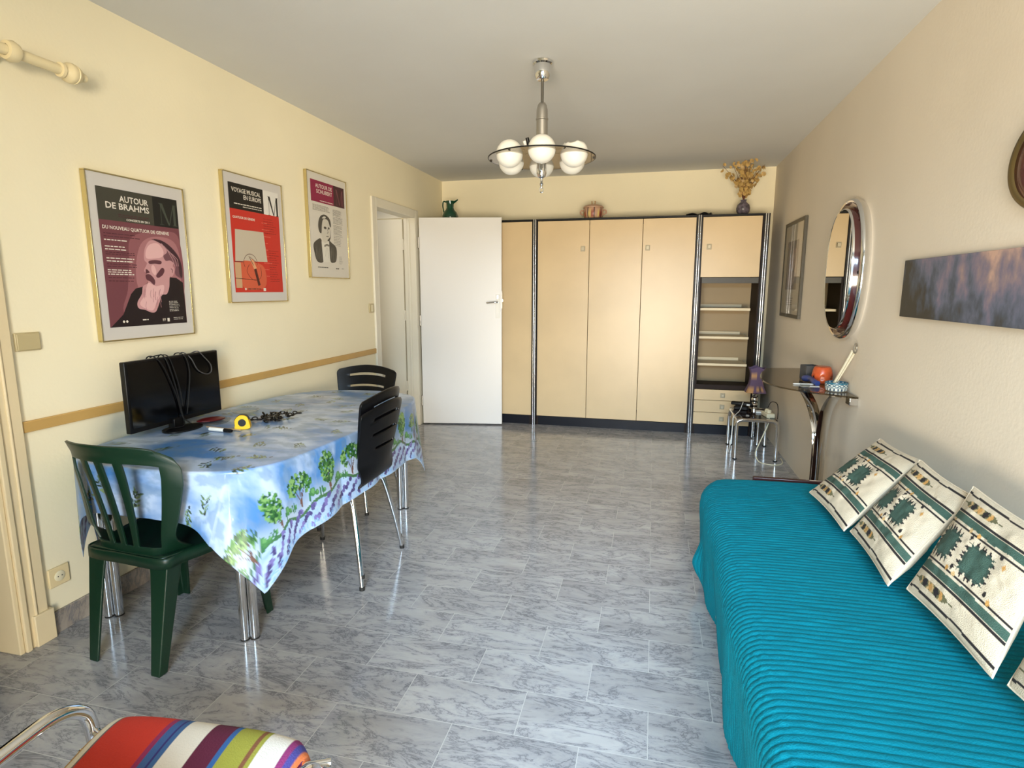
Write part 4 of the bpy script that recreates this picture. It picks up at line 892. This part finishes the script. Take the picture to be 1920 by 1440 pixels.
for k_ in range(64):
    t_ = 2 * pi * k_ / 64; sq = 1 / max(abs(cos(t_)), abs(sin(t_))) ** .75
    P.append([((r_ * sq) * cos(t_), (r_ * sq) * sin(t_), z + .018 * (f) * abs(cos(2 * t_)) ** 3) for r_, z, f in ((.085, .155, 0), (.070, .185, 0), (.058, .22, 0), (.050, .26, 0), (.047, .30, 0), (.052, .335, .3), (.066, .362, 1))])
sh = MB().grid(P, closed_u=True).build('lamp_shade', vcmat('flower_print', .8), tl, solid=.002, sub=2)
# flower print
md_ = sh.modifiers
q = np.array([v.co for v in sh.data.vertices]); cols = np.tile(L3(88, 70, 98), (len(q), 1)); an = np.arctan2(q[:, 1], q[:, 0])
for (a_, z_, r_) in ((-2.0, .29, .026), (-2.35, .17, .028), (-1.25, .19, .02), (-.5, .27, .024), (.6, .2, .025), (2.0, .25, .026)):
    dd = np.sqrt((((an - a_ + pi) % (2 * pi) - pi) * .06) ** 2 + (q[:, 2] - z_) ** 2); cols[dd < r_] = L3(178, 136, 92); cols[dd < r_ * .35] = L3(70, 60, 40)
paint(sh, cols)
ph = thing('telephone', 'black cordless telephone handset resting in its cradle on the side table', 'telephone', (3.035, 4.94, zs_), radians(-18))
MB().box(-.055, .055, -.05, .05, 0, .03).build('cradle', 'black', ph, bevel=.006)
MB().box(-.085, .085, -.024, .024, .034, .062).build('handset', 'black', ph, bevel=.008, seg=3)
MB().box(.045, .07, -.03, -.0245, .038, .052).build('white_tab', 'white', ph, bevel=.001)  # small white piece on the front of the handset
tag(MB().box(-.03, .03, -.03, .03, 0, .014).build('notepad', 'white', loc=(3.16, 4.82, zs_), bevel=.001), 'small white box at the foot of the table lamp', 'box')
ps = thing('power_strip', 'cream multi-socket block with plugs on the edge of the side table', 'power strip', (3.205, 4.66, zs_), radians(8))
MB().box(-.032, .032, -.05, .09, 0, .034).build('block', 'cream', ps, bevel=.005)
for y in (0, .045): MB().lathe([(.018, .034), (.018, .052), (.012, .058)], 20, (0, y, 0)).build('plug', 'cream', ps)
def part_of(o, p):
    p_ = Matrix.Translation(p.location) @ Matrix.Rotation(p.rotation_euler.z, 4, 'Z'); o.parent = p; o.matrix_parent_inverse = p_.inverted(); return o
part_of(MB().tube(spline([(3.20, 4.61, zs_ + .012), (3.19, 4.575, .30), (3.16, 4.56, .22), (3.12, 4.53, .13), (3.10, 4.52, .06), (3.12, 4.47, .012), (3.18, 4.42, .006), (3.26, 4.43, .006), (3.30, 4.50, .006), (3.31, 4.62, .006)], 8), .0042, 8).build('power_cord', 'cream'), ps)['label'] = 'cream cord looping down to the floor'
part_of(MB().tube(spline([(3.21, 4.75, zs_ + .056), (3.235, 4.76, .44), (3.28, 4.78, .43), (3.30, 4.80, .37), (3.305, 4.83, .25)], 8), .003, 8).build('plug_cord', 'black'), ps)['label'] = 'thin black cord'
part_of(MB().tube(spline([(3.04, 4.90, zs_ + .07), (3.0, 4.78, zs_ + .02), (2.955, 4.66, .345), (2.928, 4.60, .33), (2.922, 4.57, .25), (2.915, 4.55, .19), (2.91, 4.55, .14)], 8), [.003] * 49, 8).tube([(2.91, 4.55, .15), (2.909, 4.55, .115)], [.007, .0055], 10).tube(spline([(2.909, 4.55, .116), (2.905, 4.55, .08), (2.90, 4.55, .05)], 5), .002, 6).build('cord', 'white'), ph)['label'] = 'white cord with inline plug'

# ------------------------------------------------------------ glass console on chrome strips
co = thing('console_table', 'smoked glass console shelf on fanned chrome strips against the right wall', 'console table', (3.21, 3.24, 0))
ZG = .793
edge = [(3.330, 3.055), (3.214, 3.127), (3.12, 3.19), (3.037, 3.277), (2.975, 3.39), (2.95, 3.52), (2.955, 3.72), (2.99, 3.90), (3.03, 4.04), (3.082, 4.184), (3.20, 4.22), (3.330, 4.245)]
pl = [(a - 3.21, b - 3.24) for a, b, _ in spline([(a, b, 0) for a, b in edge], 6)]
MB().prism(pl, ZG - .009, ZG, lambda a, b, d: (a, b, d)).build('glass_top', 'smoked', co, bevel=.001)
for (tx, ty, rf) in ((-.05, .40, (1, 0, 0)), (-.12, .10, (0, 1, 0)), (.03, -.125, (1, 0, 0)), (.10, .14, (0, 1, 0))):
    d = Vector((tx, ty, 0)).normalized() * .012
    pth = spline([(d.x * 1.6, d.y * 1.6, 0.002), (d.x, d.y, .2), (d.x, d.y, .42), (d.x * 1.1 + tx * .06, d.y * 1.1 + ty * .06, .56), (tx * .35, ty * .35, .68), (tx * .72, ty * .72, .755), (tx, ty, ZG - .0105)], 8)
    MB().tube(pth, .031, 12, flat=(1, .10), ref=rf).build('support_strip', 'chrome', co, angle=60)
MB().box(.085, .126, -.165, -.10, ZG - .05, ZG - .0095).build('wall_bracket', 'chrome', co, bevel=.003)
MB().box(.085, .126, .86, .92, ZG - .05, ZG - .0095).build('wall_bracket', 'chrome', co, bevel=.003)
zg = ZG + .0003
bx_ = thing('fabric_box', 'open dark grey square pot behind the orange candle holder', 'pot', (3.235, 3.665, zg), .25)
b = MB(); b.box(-.042, .042, -.042, .042, 0, .006)
for (a, c_, d, e_) in ((-.042, .042, -.042, -.036), (-.042, .042, .036, .042), (-.042, -.036, -.036, .036), (.036, .042, -.036, .036)): b.box(a, c_, d, e_, .006, .092)
b.build('pot', 'grey', bx_, bevel=.004)
ora = thing('candle_holder', 'round orange pottery candle holder with small cut-out windows', 'candle holder', (3.268, 3.515, zg))
P = []
for k_ in range(48):
    t_ = 2 * pi * k_ / 48; P.append([(r_ * cos(t_), r_ * sin(t_), z) for r_, z in ((.036, .0), (.046, .012), (.054, .03), (.055, .048), (.053, .066), (.049, .085), (.043, .098), (.038, .102))])
MB().grid(P, lambda i, j: i % 8 in (1, 2, 3) and j == 2, closed_u=True).build('body', 'orange', ora, solid=.004)
MB().lathe([(.034, .003), (.036, .006), (.04, .03), (.04, .07)], 24).build('liner', mat('candle_wax', (228, 140, 110), .6), ora)
MB().lathe([(.038, .100), (.040, .102), (.004, .1035)], 32).build('rim', 'orange', ora)
bl = MB(); bl.tube(spline([(-.02, .12, .02), (0, .05, .026), (.0, -.03, .022), (.01, -.07, .016)], 5), [.018, .02, .021, .02, .018] + [.016] * 11, 12)
bl_ = tag(bl.build('pouch', 'blue', loc=(3.205, 3.46, zg)), 'crumpled dark blue pouch in front of the orange candle holder', 'pouch')
jr = thing('glass_tealight', 'tiny clear glass dish at the front edge of the console', 'dish', (3.135, 3.335, zg))
MB().lathe([(.018, 0), (.026, .004), (.028, .018), (.026, .018), (.023, .006), (.0005, .004)], 28, cap=False).build('dish', 'clear', jr)
pe = thing('pen', 'white pen lying near the front edge of the glass console', 'pen', (3.15, 3.43, zg + .0045), math.atan2(.003, .09))
MB().tube([(-.06, 0, 0), (-.05, 0, 0), (.05, 0, 0), (.058, 0, 0)], [.002, .0042, .0042, .003], 12).build('barrel', 'white', pe)
tag(MB().box(-.05, .05, -.011, .011, 0, .003).build('paper_slip', 'white', loc=(3.17, 3.37, zg), bevel=.0006), 'white paper slip by the tiny glass dish', 'paper').rotation_euler = (0, 0, .1)
bw = thing('patterned_bowl', 'round blue and white patterned bowl at the right end of the console', 'bowl', (3.275, 3.25, zg))
bowlm = vcmat('patterned_glaze', .25)
P = [[(r_ * cos(t_), r_ * sin(t_), z) for r_, z in [(.045, 0), (.052, .003)] + [(.055 + .004 * z / .05, z) for z in np.linspace(.006, .046, 26)] + [(.058, .05), (.054, .05), (.052, .04)]] for t_ in np.linspace(0, 2 * pi, 145)[:-1]]
ob = MB().grid(P, closed_u=True).build('bowl', bowlm, bw, fix=False)
q = np.array([v.co for v in ob.data.vertices]); an = np.arctan2(q[:, 1], q[:, 0]); z = q[:, 2]; cols = np.tile(L3(196, 200, 190), (len(q), 1))
w = (an * 14 / (2 * pi)) % 1; band = (z > .024) & (z < .042); zzv = (z - .024) / .018; cols[band & ((np.abs(w - zzv) < .16) | (np.abs(1 - w - zzv) < .16))] = L3(44, 84, 104)
cols[(z > .042)] = L3(40, 96, 116); low = (z < .018) & (z > .006); cols[low & (((an * 18 / (2 * pi)) % 1) < .45)] = L3(50, 70, 90); cols[(z > .0195) & (z < .0225)] = L3(50, 90, 104)
paint(ob, cols)
MB().lathe([(.053, .012), (.0005, .012)], 32, cap=False).build('bowl_floor', mat('glaze_dark', (60, 110, 120), .25), bw)
sp = thing('tongs', 'tall pale looped tongs leaning on the wall from the patterned bowl', 'tongs', (3.275, 3.25, zg))
# folded strip standing in the bowl, loop at the top
for dx in (-.009, .009):
    MB().tube(spline([(-.012 + dx, .030 + dx * 1.5, .014), (.012 + dx, -.04 + dx * 1.2, .12), (.036 + dx, -.115 + dx * .6, .235)], 8), .012, 8, flat=(1, .45), ref=(.0, 1, .3)).build('arm', mat('pale_tongs', (226, 218, 192), .5), sp)
MB().tube([(.039 + .012 * cos(t_), -.127 + .017 * cos(t_) , .252 + .026 * sin(t_)) for t_ in np.linspace(0, 2 * pi, 21)[:-1]], .004, 8, closed=True).build('loop', 'brushed', sp)

# ------------------------------------------------------------ daybed, quilted cover, dark board behind it
bd = thing('daybed', 'low daybed with mattress along the right wall under a turquoise quilt', 'bed', (2.9, 1.2, 0))
MB().box(-.36, .42, -1.4, 1.35, .16, .425).build('mattress', 'quilt_base', bd, bevel=.03)
MB().box(-.35, .415, -1.38, 1.33, .06, .155).build('bed_frame', 'wood_red', bd)
for x in (-.33, .38):
    for y in (-1.3, 1.28): MB().box(x - .025, x + .025, y - .025, y + .025, 0, .06).build('leg', 'wood_red', bd)
def cover():
    sec = spline([(2.545, 0, .018), (2.532, 0, .12), (2.522, 0, .25), (2.512, 0, .36), (2.520, 0, .408), (2.548, 0, .438), (2.60, 0, .449), (2.75, 0, .455), (2.95, 0, .457), (3.15, 0, .455), (3.328, 0, .452)], 14)
    sec = np.array(sec)[:, [0, 2]]; T = np.gradient(sec, axis=0); T /= np.linalg.norm(T, axis=1)[:, None]; Nn = np.stack([-T[:, 1], T[:, 0]], 1)
    ys = np.arange(-.1, 2.545, .0021); tail = np.linspace(0, 1, 60)[1:]
    rows = []
    yend = 2.53
    for y in ys: rows.append((y, 0.0, 0))
    for t_ in tail:
        L_ = t_ * .45; r = .05
        if L_ < r * pi / 2: rows.append((2.545 + r * sin(L_ / r), r * (1 - cos(L_ / r)), 1))
        else: rows.append((2.545 + r + .01 * (L_ - .08), r + (L_ - r * pi / 2), 1))
    V = np.zeros((len(rows), len(sec), 3)); yy = np.array([r_[0] for r_ in rows]); dr = np.array([r_[1] for r_ in rows])
    S_ = np.arange(len(sec))
    frac = np.clip((sec[:, 1] - .018) / (.457 - .018), 0, 1)
    for i, (y, d, tl_) in enumerate(rows):
        x = sec[:, 0].copy(); z = sec[:, 1].copy()
        ch_ = abs(sin(pi * (y + d) / .021)) ** .7; amp = .0026
        puck = vnoise(np.array(S_ * .35), np.full(len(S_), (y + d) * 60.0), 5) * .0022
        disp = ch_ * amp + puck
        x = x + Nn[:, 0] * disp; z = z + Nn[:, 1] * disp
        lowf = np.clip(1 - frac, 0, 1)
        x += lowf * (.014 * sin(y * 7.3 + .5) + .008 * sin(y * 17))
        bump_ = math.exp(-((y - 2.30) / .05) ** 2); x -= bump_ * np.exp(-((z - .13) / .08) ** 2) * .045
        # rounded far corner
        e = max(0, (y + (0) - 2.40) / .195); ins = .11 * (1 - sqrt(max(0, 1 - min(1, e) ** 2)))
        x = np.maximum(x, x + ins * np.clip((3.0 - x) / .5, 0, 1))
        z = z - (z - .018) * min(1, d / .44)
        V[i, :, 0] = x; V[i, :, 1] = y; V[i, :, 2] = z
    n0, n1 = V.shape[:2]; idx = np.arange(n0 * n1).reshape(n0, n1)
    f = np.stack([idx[:-1, :-1], idx[:-1, 1:], idx[1:, 1:], idx[1:, :-1]], -1).reshape(-1, 4)
    me = bpy.data.meshes.new('quilt'); me.from_pydata(V.reshape(-1, 3).tolist(), [], f[:, ::-1].tolist()); me.update(); me.polygons.foreach_set('use_smooth', [True] * len(me.polygons)); me.materials.append(M['teal'])
    o = bpy.data.objects.new('quilt', me); C.objects.link(o); return o
tag(cover(), 'turquoise channel-quilted bedspread covering the daybed down to the floor', 'bedspread')
tag(MB().box(2.77, 3.325, 2.645, 2.668, 0, .445).build('bed_end_board', 'wood_red', bevel=.004), 'dark red wooden board standing behind the far end of the daybed', 'board')

# ------------------------------------------------------------ kilim cushions
def kilim(u, v):
    n = u.size; c = np.tile(L3(208, 194, 168), (n, 1)); c *= (1 - .10 * fbm(u * 40, v * 40, 31))[:, None]
    uq = np.round(u * 110) / 110; vq = np.round(v * 110) / 110      # woven steps
    wob = (vnoise(uq * 9, vq * 0 + 3.3, 8) - .5) * .006
    blk = L3(24, 18, 20); grn = L3(56, 84, 72); och = L3(188, 140, 74); olv = L3(94, 92, 62); tanc = L3(192, 160, 110)
    for s_ in (0, 1):
        w = np.where(s_ == 0, vq, 1 - vq) + wob
        c[(w > .045) & (w < .063)] = blk; c[(w > .205) & (w < .225)] = blk; c[(w > .232) & (w < .292)] = grn; c[(w > .312) & (w < .332)] = blk
        jag = (w > .285) & (w < .300) & (vnoise(uq * 26, uq * 0 + s_, 4) > .5); c[jag] = grn
        x = (uq - .30) / .22; y = (w - .135) / .034; body = (np.abs(x) < 1) & (np.abs(y) < np.clip(1.35 * (1 - np.abs(x) ** 3), 0, 1))
        ch_ = ((x * 4 + np.abs(y) * .6 + 50) % 1.0); c[body] = tanc; c[body & (ch_ < .5)] = olv; c[body & (np.abs(x) > .72)] = olv
        for xc in (-.38, .34): dm = (np.abs((x - xc) / .17) + np.abs(y) * .75 < 1) & body; c[dm] = blk
        for xc in (-.02, .62): dm = (np.abs((x - xc) / .13) + np.abs(y) < 1) & body; c[dm] = och
        tail_ = (np.abs(x) > 1) & (np.abs(x) < 1.22) & (np.abs(y) < .16); c[tail_] = olv
    for cu, cv in ((.19, .5), (.57, .5)):
        dx = (uq - cu) / .105; dy = (vq - cv) / .098; m_ = np.maximum(np.abs(dx), np.abs(dy)); p_ = np.minimum(np.abs(dx), np.abs(dy))
        tooth = 1.0 + .62 * (1 - np.abs(((p_ * 1.9 + .2) % 1) - .5) * 2)
        spk = (m_ < tooth) & (m_ > .95) & (p_ < 1.15); c[spk] = blk; c[spk & (m_ < 1.25)] = grn * .6
        c[(np.abs(dx) < 1.0) & (np.abs(dy) < 1.0)] = grn * .95
    for (cu, cv, cc_) in ((.36, .69, tanc), (.41, .65, blk), (.46, .69, och), (.37, .34, och), (.41, .37, blk), (.45, .33, tanc), (.80, .61, och), (.74, .66, blk), (.76, .37, blk), (.81, .34, och), (.02, .66, blk), (.04, .35, blk), (.10, .69, tanc)):
        c[(np.abs(uq - cu) / .021 + np.abs(vq - cv) / .026 < 1)] = cc_
    return c
kil = vcmat('woven_kilim', .9, .5, 420)
def cushion(label, BL, BR, TL, TR, th=.055, seed=0):
    BL, BR, TL, TR = map(np.array, (BL, BR, TL, TR)); ctr_ = (BL + BR + TL + TR) / 4
    nrm = np.cross(BR - BL, TL - BL); nrm /= np.linalg.norm(nrm)
    if nrm[0] > 0: nrm = -nrm
    o = thing('cushion', label, 'cushion', tuple(float(x) for x in ctr_), 0, 'kilim cushions leaning on the right wall')
    N_ = 190; g1 = np.linspace(0, 1, N_); uu, vv = np.meshgrid(g1, g1, indexing='ij'); a = 2 * uu - 1; b = 2 * vv - 1
    # seams draw in between the corners, filling swells the middle
    a2 = a * (1 - .045 * (1 - b ** 2)); b2 = b * (1 - .045 * (1 - a ** 2)); u2 = (a2 + 1) / 2; v2 = (b2 + 1) / 2
    base = ((1 - u2) * (1 - v2))[..., None] * BL + (u2 * (1 - v2))[..., None] * BR + ((1 - u2) * v2)[..., None] * TL + (u2 * v2)[..., None] * TR
    prof = (np.clip(1 - np.abs(a) ** 2.6, 0, 1) ** .55) * (np.clip(1 - np.abs(b) ** 2.6, 0, 1) ** .55)
    wr = (fbm(uu * 5 + seed, vv * 5, 40 + seed, 3).reshape(uu.shape) - .5) * .022 * prof
    sag = prof * (1 - .18 * b)      # heavier at the bottom
    for nm, sg in (('front_panel', 1), ('back_panel', -1)):
        P = base + nrm * ((sag * (th * .62 if sg > 0 else th) + wr + .0006) * sg)[..., None] - ctr_
        idx = np.arange(N_ * N_).reshape(N_, N_); f = np.stack([idx[:-1, :-1], idx[1:, :-1], idx[1:, 1:], idx[:-1, 1:]], -1).reshape(-1, 4)
        me = bpy.data.meshes.new(nm); me.from_pydata(P.reshape(-1, 3).tolist(), [], (f if sg < 0 else f[:, ::-1]).tolist()); me.update(); me.polygons.foreach_set('use_smooth', [True] * len(me.polygons))
        ob = bpy.data.objects.new(nm, me); C.objects.link(ob); ob.parent = o
        if sg > 0: me.materials.append(kil); paint(ob, kilim(uu.ravel(), vv.ravel()))
        else: me.materials.append(M['cushion_back'])
    loop = [(0, t_) for t_ in np.linspace(0, 1, 20)] + [(t_, 1) for t_ in np.linspace(0, 1, 20)[1:]] + [(1, t_) for t_ in np.linspace(1, 0, 20)[1:]] + [(t_, 0) for t_ in np.linspace(1, 0, 20)[1:-1]]
    pts = []
    for (p, q) in loop:
        A1, B1 = 2 * p - 1, 2 * q - 1; p2 = (A1 * (1 - .045 * (1 - B1 ** 2)) + 1) / 2; q2 = (B1 * (1 - .045 * (1 - A1 ** 2)) + 1) / 2
        pts.append(tuple((1 - p2) * (1 - q2) * BL + p2 * (1 - q2) * BR + (1 - p2) * q2 * TL + p2 * q2 * TR - ctr_))
    MB().tube(pts, .0032, 6, closed=True).build('seam', 'cushion_back', o)
    return o
M['cushion_back'] = mat('cushion_cloth', (206, 192, 168), .9, bump=.3, bscale=300)
cushion('cream kilim cushion with green stars, farthest along the daybed next to the console', (2.935, 2.29, .505), (2.955, 1.90, .50), (3.215, 2.39, .73), (3.215, 2.02, .745), seed=1)
cushion('cream kilim cushion with green stars, second from the console', (2.972, 1.885, .505), (2.957, 1.50, .50), (3.205, 1.985, .755), (3.215, 1.65, .74), seed=2)
cushion('cream kilim cushion with green stars, nearest one that shows nearly whole', (2.995, 1.47, .51), (3.02, 1.09, .505), (3.205, 1.635, .775), (3.215, 1.26, .765), .06, seed=3)
cushion('cream kilim cushion mostly cut off by the lower right edge of the frame', (3.035, 1.06, .51), (3.06, .68, .51), (3.215, 1.20, .78), (3.22, .84, .78), .055, seed=4)

# ------------------------------------------------------------ striped armchair in the foreground
ac = thing('armchair', 'chrome tube armchair with striped red, white and green fabric seat in the foreground', 'armchair', (1.405, .335, 0), radians(4.5))
stripe = vcmat('striped_canvas', .85, .2, 300)
bands = [(0, (226, 208, 170)), (.03, (196, 150, 90)), (.045, (232, 222, 196)), (.075, (112, 96, 96)), (.083, (206, 54, 36)), (.35, (150, 44, 90)), (.375, (60, 96, 150)), (.41, (52, 44, 110)), (.422, (60, 100, 150)), (.445, (228, 220, 204)), (.57, (92, 24, 54)), (.675, (46, 96, 156)), (.70, (158, 158, 62)), (.805, (130, 84, 56)), (.825, (160, 160, 64)), (.845, (232, 226, 214)), (.945, (140, 50, 110)), (.965, (70, 70, 150)), (.985, (226, 130, 80))]
def stripecol(u):
    c = np.zeros((u.size, 3))
    for i, (a, k_) in enumerate(bands): c[u >= a] = L3(*k_)
    return c
prof = spline([(0, -.22, .405), (0, -.05, .40), (0, .10, .418), (0, .20, .434), (0, .25, .432), (0, .275, .412), (0, .28, .385), (0, .262, .36), (0, .23, .352)], 8)
us = np.linspace(0, 1, 200); V = np.zeros((200, len(prof), 3))
for i, u_ in enumerate(us):
    for j, p in enumerate(prof):
        dome = .020 * (1 - (2 * u_ - 1) ** 4); edge_ = max(0, (abs(2 * u_ - 1) - .9) / .1)
        V[i, j] = ((u_ - .5) * .445, p[1] + .02 - .01 * edge_, p[2] + dome - .018 * edge_ ** 2)
ob = MB().grid(V).build('seat_fabric', stripe, ac, fix=False); ob.modifiers.new('thickness', 'SOLIDIFY').thickness = .012
ob.modifiers['thickness'].offset = 0
paint(ob, stripecol(np.array([v.co.x for v in ob.data.vertices]) / .445 + .5))
V2 = np.zeros((200, 20, 3))
for i, u_ in enumerate(us):
    for j, t_ in enumerate(np.linspace(0, 1, 20)): V2[i, j] = ((u_ - .5) * .445, -.23 - .12 * t_ + .03 * sin(pi * t_), .41 + .42 * t_)
ob = MB().grid(V2).build('back_fabric', stripe, ac, fix=False); md = ob.modifiers.new('thickness', 'SOLIDIFY'); md.thickness = .008
paint(ob, stripecol(np.array([v.co.x for v in ob.data.vertices]) / .445 + .5))
for sg in (-1, 1):
    x = sg * .277
    dy_, dz_ = ((-.045, -.018) if sg > 0 else (0, 0))
    MB().tube(spline([(a_, b_ + (dy_ if c_ > .4 and b_ > 0 else 0), c_ + (dz_ if c_ > .4 else 0)) for a_, b_, c_ in [(x, -.36, .02), (x, -.34, .30), (x, -.30, .47), (x, -.20, .49), (x, -.05, .495), (x, .13, .498), (x, .205, .492), (x, .255, .465), (x, .278, .42), (x, .287, .30), (x, .29, .15), (x, .292, .012)]], 8), .0145, 16).build('side_frame', 'chrome', ac)
    MB().tube([(x, .283, .400), (sg * .225, .262, .400)], .009, 10).build('seat_bolt', 'chrome', ac)
MB().tube([(-.268, .24, .38), (.268, .24, .38)], .011, 12).build('front_rail', 'chrome', ac)
MB().tube([(-.268, -.33, .40), (.268, -.33, .40)], .011, 12).build('rear_rail', 'chrome', ac)

# ------------------------------------------------------------ what shows through the kitchen doorway
kc = thing('kitchen_chair', 'chair on thin chrome legs just visible through the near doorway', 'chair', (-.42, 1.42, 0), radians(10))
MB().box(-.19, .19, -.19, .19, .44, .47).build('seat', 'black', kc, bevel=.01)
MB().box(-.19, .19, .18, .20, .62, .86).build('backrest', 'black', kc, bevel=.008)
for sx_ in (-1, 1):
    for sy_ in (-1, 1):
        lg = MB().tube([(sx_ * .15, sy_ * .15, .44), (sx_ * .24, sy_ * .16, .012)], .009, 12).build('leg', 'chrome', kc); MB().cyl((sx_ * .24, sy_ * .16, 0), (sx_ * .24, sy_ * .16, .015), .012, n=12).build('foot_cap', 'rubber', lg)
    MB().tube([(sx_ * .17, .19, .44), (sx_ * .17, .19, .64)], .009, 10).build('back_post', 'chrome', kc)
